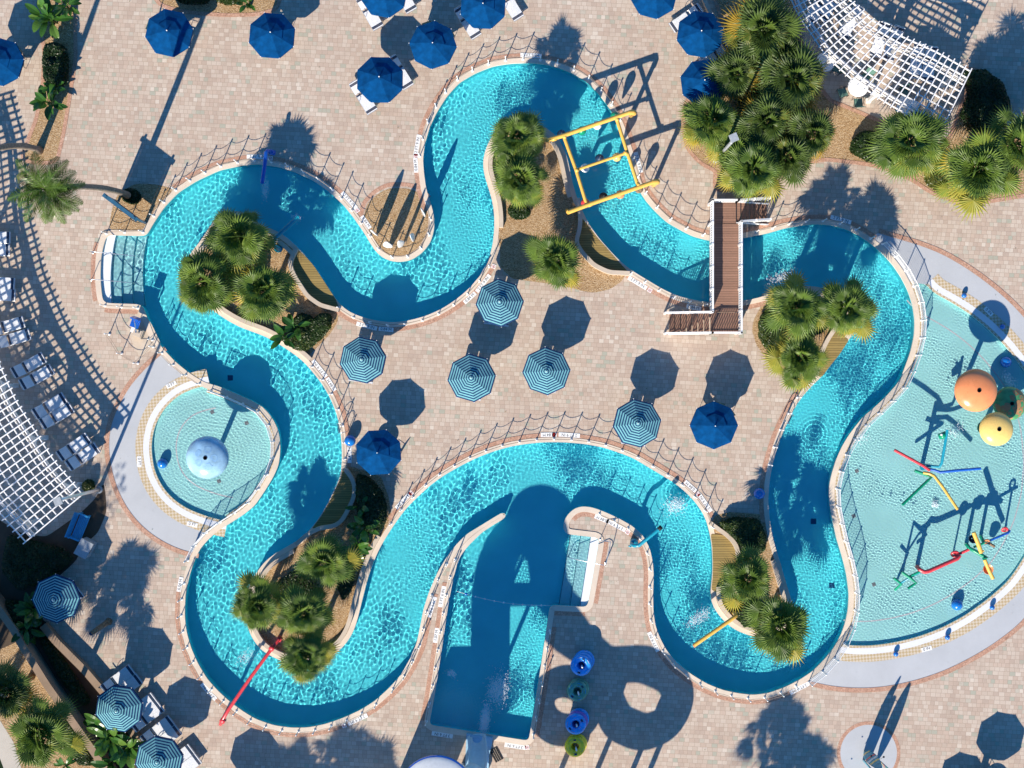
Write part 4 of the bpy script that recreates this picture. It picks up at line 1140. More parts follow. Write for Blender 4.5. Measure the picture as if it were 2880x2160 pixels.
for (ux, uy), nm in zip([u[:2] for u in SU[:5]], ('closest to the upper island', 'at the west end of the central deck', 'in the middle of the central deck', 'near the lone octagon shadow', 'beside the rope fence')):
    put_l(ux - 24, uy + 9, -6, 'western slatted lounger under the striped umbrella ' + nm)
    put_l(ux + 12, uy + 14, -6, 'eastern slatted lounger under the striped umbrella ' + nm)

# ------------------------------------------------------------------ tables and chairs
def round_table(label, px, py, r=.6, mat='white', square=False):
    x, y = G(px, py, .74); root = thing('cafe_table', label, 'table', (x, y, 0), rz(-22) if square else 0)
    mb = MB()
    if square: mb.box((0, 0, .73), (1.1, 1.0, .03))
    else: mb.lathe([(.001, .745), (r - .02, .745), (r, .735), (r, .715), (r - .02, .71), (.001, .71)], 40)
    mb.build('table_top', M[mat], root)
    for k in range(4):
        a = PI / 4 + k * PI / 2; mb = MB(); mb.tube([(.25 * math.cos(a), .25 * math.sin(a), .71), (.42 * math.cos(a), .42 * math.sin(a), 0)], .02, 6); mb.build('leg', M['offwhite'], root)
    return x, y
def sling_chair():
    root = thing('sling_chair', '', 'chair', group='green sling chairs at the tables')
    mb = MB(); mb.box((0, 0, .42), (.5, .48, .025)); mb.build('seat', M['greencloth'], root)
    mb = MB(); mb.box((0, .3, .70), (.5, .025, .58), M=Matrix.Rotation(-.25, 3, 'X')); mb.build('backrest', M['greencloth'], root)
    for s in (-1, 1):
        mb = MB(); mb.tube([(s * .27, -.24, 0), (s * .27, -.24, .62), (s * .27, .22, .64)], .016, 6); mb.build('armrest', M['dark'], root)
        mb = MB(); mb.tube([(s * .26, .22, 0), (s * .26, .24, .42), (s * .26, .38, .98)], .016, 6); mb.build('rear_leg', M['dark'], root)
    return root
SC = sling_chair(); sc = [False]
def chair(x, y, a, label):
    if not sc[0]: sc[0] = True; SC['label'] = label; SC.location = (x, y, 0); SC.rotation_euler = (0, 0, a)
    else: dup(SC, label, (x, y, 0), a)
def dining(px, py, nm, angs, mat='white', sq=False, r=.6, table=None):
    x, y = round_table(table or 'round white cafe table ' + nm, px, py, r, mat, sq)
    for k, (a, w) in enumerate(angs):
        d = r + .28; t = rz(a); chair(x + d * math.cos(t), y + d * math.sin(t), t - PI / 2, 'green sling chair ' + w)
dining(2414, 243, 'gleaming in sun beneath the pergola lattice', [(50, 'above the gleaming round table under the pergola'), (200, 'on the palm side of the gleaming round table'), (275, 'below the gleaming round table')])
dining(2321, 175, 'half hidden by palm fronds at the pergola edge', [(-20, 'beside the table half hidden by palm fronds')], r=.55)
dining(2550, 300, '', [(95, 'above the square white table'), (-80, 'below the square white table')], sq=True, table='square white table at the palm side of the pergola')
dining(474, 92, 'under the trunk shadowed umbrella', [(35, 'poking out above the trunk shadowed umbrella'), (-20, 'poking out beside the trunk shadowed umbrella'), (160, 'hidden under the trunk shadowed umbrella')])
dining(766, 106, 'under the umbrella by the hedge bed corner', [(45, 'beneath the umbrella by the hedge bed corner'), (100, 'behind the umbrella by the hedge bed corner')])
dining(8, 172, 'under the umbrella at the photo edge', [(0, 'beside the umbrella at the photo edge'), (40, 'above the umbrella at the photo edge')])
dining(1220, 122, 'under the umbrella without loungers', [(30, 'under the umbrella without loungers'), (110, 'above the umbrella without loungers')])
dining(2010, 1192, 'under the blue umbrella at the end of the row', [(75, 'above the blue umbrella at the end of the row'), (125, 'left above the blue umbrella at the end of the row'), (35, 'right above the blue umbrella at the end of the row')])
dining(1067, 1272, 'under the umbrella beside the dark hedge', [(70, 'above the umbrella beside the dark hedge'), (-40, 'below the umbrella beside the dark hedge')])
dining(2795, 2238, 'under the umbrella outside the corner', [(120, 'beside the octagon shadows near the bottom corner'), (170, 'further beside the octagon shadows at the bottom corner')])
# ------------------------------------------------------------------ fan palms
def fan_leaf(mb, base, az, el, Lp, R, seg, rng, tone, droop):
    """one palmate leaf: petiole then a pleated fan of long tapering fingers"""
    d = Vector((math.cos(az) * math.cos(el), math.sin(az) * math.cos(el), math.sin(el)))
    side = Vector((-math.sin(az), math.cos(az), 0)); up = side.cross(d) * -1
    if up.z < 0: up = -up
    c = base + d * Lp + Vector((0, 0, -.10 * Lp * droop))
    mb.t = max(0, tone - .15)
    w = .014
    mb.add([tuple(base - side * w), tuple(base + side * w), tuple(c + side * w), tuple(c - side * w)], [(0, 1, 2, 3)])
    n = seg; spread = math.radians(rng.uniform(100, 128))
    vs = []; fs = []
    for k in range(n):
        t = (k + .5) / n * 2 - 1; a = t * spread
        r = R * (1 - .28 * abs(t) ** 1.6) * rng.uniform(.88, 1.06)
        f = d * math.cos(a) + side * math.sin(a)
        wd = 2 * spread / n
        e1 = d * math.cos(a - wd * .5) + side * math.sin(a - wd * .5)
        e2 = d * math.cos(a + wd * .5) + side * math.sin(a + wd * .5)
        m = .50 * r
        fold = up * (.030 * R)
        g1 = Vector((0, 0, -1)) * droop * R * .16
        g2 = Vector((0, 0, -1)) * droop * R * rng.uniform(.36, .62)
        b = len(vs)
        vs += [tuple(c), tuple(c + e1 * m * .98 + g1), tuple(c + f * m + fold + g1), tuple(c + e2 * m * .98 + g1),
               tuple(c + f * r + side * rng.uniform(-.05, .05) * R + g2), tuple(c + (f * .72 + e1 * .10) * r + g1 * 2.2), tuple(c + (f * .72 + e2 * .10) * r + g1 * 2.2)]
        fs.append((b, b + 1, b + 2)); fs.append((b, b + 2, b + 3)); fs.append((b + 1, b + 5, b + 2)); fs.append((b + 2, b + 6, b + 3)); fs.append((b + 5, b + 4, b + 6, b + 2))
    B = len(mb.v); mb.v.extend(vs)
    for f in fs:
        mb.f.append(tuple(B + i for i in f)); mb.m.append(0); mb.tone.append(max(0, min(1, tone + rng.uniform(-.07, .07))))

def fan_crown(seed, n=40, R=.80, dry=.15):
    rng = random.Random(seed); mb = MB(); mb.attr = True
    for i in range(n):
        u = (i + .5) / n
        az = i * 2.39996 + rng.uniform(-.5, .5)
        el = math.radians(76 - 104 * u ** .85 + rng.uniform(-16, 16))
        Lp = (.42 + .62 * u) * rng.uniform(.5, 1.3)
        tone = .30 + .42 * rng.random() - .12 * (1 - u)
        if u > .70 and rng.random() < dry * 2.2: tone = rng.uniform(.66, .98)
        fan_leaf(mb, Vector((0, 0, rng.uniform(-.12, .12))), az, el, Lp, R * rng.uniform(.72, 1.15), 20, rng, tone, .35 + .65 * u)
    return mb
def trunk_mesh(h, r0, r1, lean=(0, 0), n=9, seed=0):
    rng = random.Random(seed); mb = MB()
    pts = []; rs = []
    for k in range(n + 1):
        t = k / n; pts.append((lean[0] * t * t, lean[1] * t * t, h * t)); rs.append((r0 + (r1 - r0) * t) * rng.uniform(.93, 1.07))
    rs[0] *= 1.25
    mb.tube(pts, rs, 12); return mb
FANS = [fan_crown(s, 58, .82, d).build('crown', M['fan']) for s, d in ((1, .14), (2, .24), (3, .10), (4, .36))]
FANS += [fan_crown(5, 48, .86, .2).build('crown', M['fan']), fan_crown(6, 66, .76, .16).build('crown', M['fan']), fan_crown(7, 52, .84, .28).build('crown', M['fan'])]
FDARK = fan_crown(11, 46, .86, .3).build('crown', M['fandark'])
for o in FANS + [FDARK]: o['kind'] = 'helper'
PROTO = {}
def fan_palm(px, py, r, h, label, var=0, name='fan_palm', group='fan palms', dark=False, lean=(0, 0)):
    """r: crown radius in survey units as seen; h: height of the crown's heart"""
    x, y = G(px, py, h)
    root = thing(name, label, 'palm', (x - lean[0], y - lean[1], 0), rnd.uniform(0, 6.28) if lean == (0, 0) else 0, group)
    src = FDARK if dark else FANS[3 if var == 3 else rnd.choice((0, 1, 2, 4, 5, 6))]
    c = bpy.data.objects.new('crown', src.data); COL.objects.link(c); c.parent = root
    k = (r / PX) * (CAMH - h) / CAMH / 1.44
    c.location = (lean[0], lean[1], h); c.scale = (k * rnd.uniform(.9, 1.1), k * rnd.uniform(.9, 1.1), k * rnd.uniform(.85, 1.1)); c.rotation_euler = (rnd.uniform(-.24, .24), rnd.uniform(-.24, .24), rnd.uniform(0, 6.28))
    t = trunk_mesh(h + .02, .17, .14, lean, seed=int(px)).build('trunk', M['trunk'], root, True)
    return root
d = lambda v: v * 1.302
PALMS = [
 (515,513,74,3.5,'fan palm at the top of the western island trio',0,0),(440,610,72,3.2,'fan palm overhanging the river at the west tip of the western island',1,0),(566,628,74,3.4,'fan palm next to the clipped hedge of the western island',2,0),
 (1118,296,62,3.5,'upper of the two stacked fan palms on the upper island',0,0),(1122,386,66,3.2,'lower of the two stacked fan palms on the upper island',1,0),(1200,560,60,2.4,'lone low fan palm on mulch in front of the wavy wall',2,0),
 (1722,663,66,4.2,'fan palm leaning over the river on the eastern island by the hedge',1,0),(1832,668,62,3.6,'fan palm on the river tip of the eastern island',0,0),(1727,774,67,3.4,'yellowed fan palm at the lower corner of the eastern island',3,0),
 (700,1214,62,3.2,'fan palm below the long curved wall on the four palm island',0,0),(555,1308,58,3.4,'fan palm over the water at the west rim of the four palm island',3,0),(656,1325,60,3.2,'fan palm in the middle of the four palm island',2,0),(662,1418,58,3.3,'fan palm over the water at the foot of the four palm island',1,0),
 (1615,1250,64,3.3,'fan palm below the hedge on the narrow island',2,0),(1686,1352,70,3.6,'fan palm at the river tip of the narrow island',1,0),
 (1648,62,92,3.6,'big fan palm with orange lower leaves at the top of the palm bed',3,1),(1712,172,90,3.3,'dark fan palm nearest the pergola bend in the palm bed',4,1),(1540,262,66,3.0,'fan palm spilling over the pavers beside the lower blue umbrella',2,0),
 (1655,262,74,3.2,'fan palm in the centre of the palm bed',0,1),(1752,290,66,3.0,'fan palm on the mulch clearing edge of the palm bed',2,1),(1628,366,74,3.2,'fan palm hanging over the bridge stairs',1,0),
 (1966,308,82,3.0,'wide fan palm below the square table at the pergola foot',0,0),(2112,366,88,4.3,'wide golden fan palm at the end of the bed beyond the pergola',3,0),(2196,312,66,4.4,'fan palm cut by the photo edge beside the golden one',1,0),
 (1588,322,62,2.7,'low fan palm wedged between the lamp post and the palm bed corner',2,0),(1700,340,64,2.6,'low fan palm at the bottom rim of the palm bed near the clearing',1,1),(1690,118,72,3.0,'fan palm squeezed between the two darkest crowns of the palm bed',4,1),
 (1590,160,60,2.6,'dark low fan palm behind the kerb of the palm bed',4,1),(86,1588,78,5.0,'wide fan palm beyond the garden wall near the walk',2,0),(12,1496,66,4.2,'fan palm cut by the photo edge beyond the garden wall',0,1),
]
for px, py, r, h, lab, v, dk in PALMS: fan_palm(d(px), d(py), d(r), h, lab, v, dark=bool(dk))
fan_palm(2213 - 190, 2070 + 640, 105, 7.0, 'tall palm beyond the bottom edge shading the deck by the splash pool', 1, lean=(.2, .1))
fan_palm(860 - 190, 2160 + 640, 105, 7.0, 'tall palm beyond the bottom edge shading the river bend', 2)
fan_palm(730 - 180, 2230 + 560, 95, 6.4, 'second tall palm beyond the bottom edge shading the river bend', 0)
fan_palm(980 - 190, 2230 + 560, 95, 6.4, 'third palm beyond the bottom edge shading the river bend', 3)
fan_palm(2310 - 190, 2140 + 620, 95, 6.4, 'second tall palm beyond the bottom edge near the splash pool', 3)
for o in FANS + [FDARK]: bpy.data.objects.remove(o)
# a bare leaning stump by the garden wall
x, y = P(306, 1748); root = thing('palm_stump', 'bare leaning palm stump standing beside the palm shadow', 'palm stump', (x, y, 0))
tb = trunk_mesh(1.6, .17, .13, (-.55, -.42)).build('trunk', M['trunk'], root, True)
mb = MB(); mb.lathe([(.001, 0), (.125, 0)], 14, (-.55, -.42, 1.606)); mb.build('cut_top', M['navystrap'], root)

# ------------------------------------------------------------------ feather palms
def feather_crown(seed, n=22, L=2.3):
    rng = random.Random(seed); mb = MB(); mb.attr = True
    for i in range(n):
        az = i * 2.39996 + rng.uniform(-.15, .15); u = i / n
        el = math.radians(64 - 84 * u + rng.uniform(-10, 10)); tone = rng.uniform(.15, .6)
        if rng.random() < .12: tone = .85
        p = Vector((0, 0, 0)); dr = Vector((math.cos(az) * math.cos(el), math.sin(az) * math.cos(el), math.sin(el)))
        side = Vector((-math.sin(az), math.cos(az), 0)); m = 26; pts = [p.copy()]
        for k in range(m):
            dr = (dr + Vector((0, 0, -.055 - .03 * u))).normalized(); p = p + dr * L * rng.uniform(.95, 1.0) / m; pts.append(p.copy())
        mb.t = tone
        for k in range(m):
            mb.add([tuple(pts[k] - side * .02), tuple(pts[k] + side * .02), tuple(pts[k + 1] + side * .015), tuple(pts[k + 1] - side * .015)], [(0, 1, 2, 3)])
        for k in range(3, m + 1):
            for s in (-1, 1):
                for q in range(2):
                    b = pts[k - 1].lerp(pts[k], q / 2); t = (pts[k] - pts[k - 1]).normalized()
                    ll = .60 * math.sin(PI * min(1, (k + q / 2) / (m + 2)) ** .7) * rng.uniform(.8, 1.1) + .06
                    dirv = (side * s * .80 + t * .62 + Vector((0, 0, rng.uniform(-.38, .1)))).normalized()
                    mid = b + dirv * ll * .5; tip = b + dirv * ll + Vector((0, 0, -.14 * ll)); w = t * .017
                    mb.t = max(0, min(1, tone + rng.uniform(-.12, .12)))
                    mb.add([tuple(b - w * .6), tuple(b + w * .6), tuple(mid + w), tuple(tip), tuple(mid - w)], [(0, 1, 2, 3, 4)])
    return mb
def feather_palm(base, top, h, label, seed, L=2.3):
    bx, by = P(*base); tx, ty = G(*top, h)
    root = thing('feather_palm', label, 'palm', (bx, by, 0))
    trunk_mesh(h, .20, .13, (tx - bx, ty - by), 14, seed).build('trunk', M['graytrunk'], root, True)
    c = feather_crown(seed, 23, L).build('crown', M['feather'], root); c.location = (tx - bx, ty - by, h)
feather_palm((368, 553), (128, 532), 12.0, 'tall feather palm with grey trunk rising from the sign bed', 21, 2.2)
feather_palm((110, 423), (-170, 480), 10.0, 'grey leaning palm trunk whose crown lies past the photo edge', 22, 2.2)

# ------------------------------------------------------------------ hedges and shrubs: leaf by leaf
def leafy(name, label, cat, poly, h, n, leaf=.075, mat='hedge', tone=(.15, .65), seed=1, round_=.35, lumps=.25):
    a = smooth(resample([tuple(p) for p in poly], .12), 3); loc = a.mean(0); q = a - loc
    rng = np.random.default_rng(seed); r = random.Random(seed)
    root = thing(name, label, cat, (*loc, 0))
    lo, hi = q.min(0), q.max(0); mb = MB(); mb.attr = True; cnt = 0
    def dist(x, y): return float(np.sqrt(((q - (x, y)) ** 2).sum(1).min()))
    while cnt < n:
        X = rng.uniform(lo[0], hi[0], 400); Y = rng.uniform(lo[1], hi[1], 400); ins = inside(q, X, Y)
        for x, y in zip(X[ins], Y[ins]):
            dd = dist(x, y); e = min(1, dd / round_)
            top = h * (math.sqrt(max(0, 1 - (1 - e) ** 2)) * .92 + .08) * (1 + lumps * noise.noise(Vector((x * 1.6, y * 1.6, seed))))
            z = top * (1 - .45 * r.random() ** 2.2)
            s = leaf * r.uniform(.6, 1.3); R = Matrix.Rotation(r.uniform(0, 6.28), 3, 'Z') @ Matrix.Rotation(r.uniform(-.9, .9), 3, 'X') @ Matrix.Rotation(r.uniform(-.5, .5), 3, 'Y')
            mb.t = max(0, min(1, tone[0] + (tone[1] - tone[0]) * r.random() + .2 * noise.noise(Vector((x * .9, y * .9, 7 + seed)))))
            c = Vector((x, y, z))
            mb.add([tuple(c + R @ Vector(v)) for v in ((-s, 0, 0), (0, -s * .45, .01), (s, 0, 0), (0, s * .45, .01))], [(0, 1, 2, 3)])
            cnt += 1
            if cnt >= n: break
    mb.build('foliage', M[mat], root)
    mb = MB(); i2 = offs(q, .12 if area(q) > 0 else -.12)
    k = min(40, len(i2)); st = i2[::max(1, len(i2) // k)]
    nst = max(3, int(len(st) / 3))
    for t in range(nst):
        px_, py_ = q.mean(0) + (st[(t * 3) % len(st)] - q.mean(0)) * r.uniform(.2, .8)
        mb.tube([(px_, py_, 0), (px_ + r.uniform(-.1, .1), py_ + r.uniform(-.1, .1), h * .6)], [.02, .01], 5)
    # a dense inner mass of twigs so that the clipped form holds no holes
    core = [((p - q.mean(0)) * .86 + q.mean(0)) for p in q[::4]]
    mb.prism([tuple(p) for p in core], 0, h * .62)
    mb.build('twigs', M['twig'], root)
    return root
PXL = lambda L: [P(*p) for p in L]
leafy('clipped_hedge', 'clipped green hedge at the corner of the western island by the umbrellas', 'hedge', PXL([(790,955),(835,935),(905,880),(935,885),(935,920),(905,955),(862,988),(835,985)]), .75, 5200, seed=2, tone=(.3, .8))
leafy('clipped_hedge', 'clipped green hedge on the eastern island below the footbridge', 'hedge', PXL([(2130,905),(2150,870),(2180,880),(2200,905),(2215,960),(2190,1000),(2155,990),(2132,950)]), .8, 4600, seed=3, tone=(.3, .75))
leafy('clipped_hedge', 'clipped hedge at the head of the narrow island', 'hedge', PXL([(2018,1468),(2060,1452),(2130,1458),(2150,1500),(2152,1545),(2120,1560),(2090,1545),(2065,1515),(2040,1495)]), .8, 5200, seed=4, tone=(.2, .75))
leafy('clipped_hedge', 'dark rounded hedge beside the blue umbrella on the four palm island', 'hedge', PXL([(1005,1330),(1040,1340),(1075,1375),(1090,1420),(1088,1470),(1062,1500),(1030,1495),(1008,1450),(1003,1390)]), 1.1, 5200, seed=5, tone=(.05, .45))
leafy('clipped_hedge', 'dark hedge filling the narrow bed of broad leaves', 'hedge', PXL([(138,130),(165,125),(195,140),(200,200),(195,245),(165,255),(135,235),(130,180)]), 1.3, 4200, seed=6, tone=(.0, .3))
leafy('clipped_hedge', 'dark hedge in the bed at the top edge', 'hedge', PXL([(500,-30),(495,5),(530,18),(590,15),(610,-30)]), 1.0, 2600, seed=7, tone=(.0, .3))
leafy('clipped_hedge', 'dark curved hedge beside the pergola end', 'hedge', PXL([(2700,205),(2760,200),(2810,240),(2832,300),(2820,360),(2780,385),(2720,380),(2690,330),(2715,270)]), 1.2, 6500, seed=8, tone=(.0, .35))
leafy('shrub', 'small round dark shrub under the paired palms on the upper island', 'shrub', PXL([(1428,585),(1450,572),(1480,580),(1495,598),(1482,616),(1450,620),(1430,606)]), .8, 2000, seed=9, tone=(.1, .45))
leafy('shrub', 'green shrub on the mulch left of the pergola foot palm', 'shrub', PXL([(2390,400),(2420,370),(2460,375),(2480,420),(2470,462),(2430,455),(2385,430)]), .9, 3600, seed=10, tone=(.15, .6))
leafy('shrub', 'golden green shrub between the two widest palms', 'shrub', PXL([(2590,490),(2625,470),(2665,480),(2670,525),(2640,545),(2600,520)]), .8, 2600, seed=11, tone=(.5, 1.0))
leafy('shrub', 'small yellowish shrub at the shaded corner leg of the lattice pergola', 'shrub', PXL([(238,1355),(255,1345),(270,1355),(268,1378),(250,1385),(236,1375)]), .8, 1400, seed=12, tone=(.5, .9))
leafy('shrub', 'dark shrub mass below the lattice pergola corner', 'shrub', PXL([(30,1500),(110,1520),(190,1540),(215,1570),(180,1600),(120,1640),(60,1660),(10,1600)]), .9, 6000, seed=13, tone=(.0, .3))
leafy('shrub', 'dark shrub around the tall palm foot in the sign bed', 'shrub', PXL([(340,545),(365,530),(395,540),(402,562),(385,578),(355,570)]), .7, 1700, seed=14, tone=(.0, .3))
leafy('shrub', 'dark shrub beside the top hedge with broad leaves nearby', 'shrub', PXL([(615,-30),(612,10),(650,20),(700,5),(705,-30)]), .8, 2200, seed=15, tone=(.3, .7))
leafy('shrub', 'flowering pinkish shrub at the rim of the western island hedge', 'shrub', PXL([(825,900),(850,880),(880,890),(885,915),(860,930),(835,920)]), .8, 1500, seed=16, tone=(.2, .5))
leafy('shrub', 'dark shrub along the kerb under the palm bed umbrellas', 'shrub', PXL([(2055,60),(2080,40),(2105,120),(2110,240),(2090,270),(2072,180)]), .9, 3600, seed=17, tone=(.0, .4))
leafy('shrub', 'dark low shrub inside the four palm island curve', 'shrub', PXL([(955,1590),(985,1560),(1000,1600),(990,1660),(965,1690),(950,1650)]), .6, 2200, seed=18, tone=(.05, .4))
leafy('shrub', 'shrub crowded under the narrow island palms', 'shrub', PXL([(2055,1715),(2090,1690),(2140,1700),(2160,1740),(2130,1765),(2085,1760)]), .7, 2600, seed=19, tone=(.1, .5))
leafy('shrub', 'dark shrubs below the shaded striped umbrella at the wall', 'shrub', PXL([(20,1680),(70,1690),(110,1740),(120,1790),(80,1800),(40,1750)]), .9, 3200, seed=20, tone=(.0, .3))

leafy('shrub', 'dark undergrowth between the three palms of the western island', 'shrub', PXL([(600,690),(660,640),(720,640),(745,700),(750,790),(720,850),(650,850),(600,790)]), .7, 5200, seed=31, tone=(.05, .45))
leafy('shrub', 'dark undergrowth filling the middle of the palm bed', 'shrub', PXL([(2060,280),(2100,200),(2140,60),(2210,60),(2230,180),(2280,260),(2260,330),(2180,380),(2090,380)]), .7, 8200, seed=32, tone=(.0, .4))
leafy('shrub', 'dark undergrowth at the foot of the palm bed beside the lamp post', 'shrub', PXL([(2045,400),(2090,385),(2180,395),(2200,440),(2140,480),(2060,490),(2030,450)]), .6, 3600, seed=33, tone=(.1, .5))
leafy('shrub', 'low green undergrowth among the four palms of the long island', 'shrub', PXL([(770,1640),(830,1600),(900,1640),(900,1720),(850,1780),(780,1760)]), .55, 3200, seed=34, tone=(.1, .5))
leafy('shrub', 'green undergrowth around the three eastern island palms', 'shrub', PXL([(2205,860),(2280,850),(2340,880),(2320,930),(2260,960),(2215,930)]), .55, 2800, seed=35, tone=(.15, .55))
leafy('shrub', 'low plants along the shaded strip behind the garden wall', 'shrub', PXL([(110,1790),(140,1790),(210,1890),(260,1970),(240,1985),(180,1920)]), .5, 3000, seed=36, tone=(.05, .5))
leafy('shrub', 'scrubby plants on the mulch beside the walk palms', 'shrub', PXL([(170,2010),(215,2030),(250,2090),(270,2150),(225,2150),(180,2090)]), .5, 2600, seed=37, tone=(.1, .6))
# ------------------------------------------------------------------ broad leaved plants
def banana(px, py, label, n=14, L=.95, seed=1, h=1.2, tone=(.2, .7)):
    x, y = G(px, py, h); r = random.Random(seed)
    root = thing('broad_leaf_plant', label, 'plant', (x, y, 0), 0, 'broad leaved plants')
    mb = MB(); mb.attr = True
    for i in range(n):
        az = i * 2.39996 + r.uniform(-.3, .3); el = math.radians(r.uniform(15, 72)); l = L * r.uniform(.65, 1.15); w = l * r.uniform(.17, .24)
        dr = Vector((math.cos(az) * math.cos(el), math.sin(az) * math.cos(el), math.sin(el))); side = Vector((-math.sin(az), math.cos(az), 0))
        b = Vector((r.uniform(-.12, .12), r.uniform(-.12, .12), h * r.uniform(.35, .7))); p = b + dr * l * .35
        mb.t = r.uniform(*tone)
        mb.add([tuple(b - side * .02), tuple(b + side * .02), tuple(p + side * .015), tuple(p - side * .015)], [(0, 1, 2, 3)])
        pts = []; m = 7
        for k in range(m + 1):
            pts.append(p.copy()); dr = (dr + Vector((0, 0, -.13))).normalized(); p = p + dr * l / m
        for s in (-1, 1):
            vs = []
            for k in range(m + 1):
                ww = w * math.sin(PI * (k / m * .94 + .05)) ** .6
                vs.append(tuple(pts[k])); vs.append(tuple(pts[k] + side * s * ww + Vector((0, 0, .25 * ww)) ))
            mb.t = max(0, min(1, mb.t + r.uniform(-.08, .08)))
            mb.add(vs, [(2 * k, 2 * k + 1, 2 * k + 3, 2 * k + 2) if s > 0 else (2 * k, 2 * k + 2, 2 * k + 3, 2 * k + 1) for k in range(m)])
    mb.build('leaves', M['banana'], root)
    mb = MB()
    for k in range(4):
        a = r.uniform(0, 6.28); mb.tube([(.1 * math.cos(a), .1 * math.sin(a), 0), (.05 * math.cos(a), .05 * math.sin(a), h * .6)], [.06, .04], 7)
    mb.build('stalks', M['hedge'], root)
for i, (px, py, lab, n, L, h) in enumerate([
    (132,48,'bright broad leaved plant at the top of the narrow bed',18,1.0,1.5),(118,35,'second bright broad leaved plant beside the topmost one',12,.9,1.5),(180,8,'broad leaved plant at the top edge beside the umbrella shadow',12,.8,1.4),
    (130,285,'dark broad leaved plant at the lower end of the narrow bed',14,.9,1.1),(140,240,'small upright broad leaved plant against the narrow bed hedge',9,.7,1.3),
    (690,5,'broad leaved plant at the top hedge bed with pointed leaves',12,.7,1.1),(1022,1480,'dark broad leaved plant behind the four palm island hedge',14,.9,1.3),(1000,1540,'broad leaved plant in deep shade by the long planter wall',12,.9,1.1),(1015,1425,'upright broad leaved plant within the dark rounded hedge',9,.8,1.5),
    (830,920,'broad leaved plant at the edge of the western island hedge',11,.8,1.0),(800,950,'broad leaved plant drooping over the western island wall',9,.8,.9),
    (300,2080,'large broad leaved plant against the garden wall, below the sunlit umbrella',18,1.1,1.6),(350,2110,'broad leaved plant pressed between the two lowest umbrellas',16,1.0,1.5),(285,2045,'upright broad leaved plant touching the leaf shadowed umbrella',11,1.0,1.8),(310,2150,'broad leaved plant cut by the bottom edge near the wall',12,.9,1.3),
    (85,1720,'dark broad leaved plant beside the shaded striped umbrella',16,1.0,1.5),(70,1770,'dark broad leaved plant draped over the garden wall',12,.9,1.3),(180,2155,'small broad leaved plant beside the wide walk palm',9,.6,.6),(110,1600,'dark broad leaved plant under the shaded bench',10,.7,.9)]):
    banana(px, py, lab, n, L, 40 + i, h, (.2, .95) if i < 3 or 10 < i < 15 else (.0, .55))

# ------------------------------------------------------------------ tall shade trees beyond the south-west corner
def shade_tree(px, py, h, R, label, seed):
    x, y = P(px, py); r = random.Random(seed); root = thing('shade_tree', label, 'tree', (x, y, 0), 0, 'tall shade trees beyond the frame')
    mb = MB(); mb.tube([(0, 0, 0), (.1, .1, h * .5), (0, 0, h)], [.32, .24, .10], 12)
    for k in range(7):
        a = k * .9; mb.tube([(0, 0, h * (.5 + .05 * k)), (R * .6 * math.cos(a), R * .6 * math.sin(a), h * (.72 + .04 * k))], [.12, .04], 7)
    mb.build('trunk', M['graytrunk'], root, True)
    mb = MB(); mb.attr = True
    clumps = [(r.uniform(-1, 1) * R * .7, r.uniform(-1, 1) * R * .7, h + r.uniform(-1.3, 1.3), r.uniform(.9, 1.5)) for _ in range(26)]
    for (cx_, cy_, cz_, cr) in clumps:
        for q in range(230):
            v = Vector((r.gauss(0, 1), r.gauss(0, 1), r.gauss(0, 1))).normalized() * cr * r.random() ** .4
            s = r.uniform(.10, .2); Rm = Matrix.Rotation(r.uniform(0, 6.28), 3, 'Z') @ Matrix.Rotation(r.uniform(-1.2, 1.2), 3, 'X'); mb.t = r.uniform(0, .6)
            c = Vector((cx_, cy_, cz_)) + v
            mb.add([tuple(c + Rm @ Vector(w)) for w in ((-s, 0, 0), (0, -s * .5, 0), (s, 0, 0), (0, s * .5, 0))], [(0, 1, 2, 3)])
    mb.build('crown', M['hedge'], root)
for i, (sx, sy, hh, R) in enumerate(((45, 1265, 12, 2.8), (130, 1425, 11.5, 2.6), (20, 1450, 12, 2.8), (80, 1600, 11, 2.5), (-10, 1680, 11, 2.4), (185, 1530, 11, 1.5), (10, 1150, 12.5, 1.9))):
    shade_tree(sx - 30.4 * hh, sy + 72.7 * hh, hh, R, 'tall shade tree beyond the frame whose shadow darkens ' + ('the pergola lattice end', 'the bench and case', 'the low shrubs', 'the shaded umbrella', 'the garden wall start', 'the bed beside the round pool', 'the western lattice middle')[i], 60 + i)
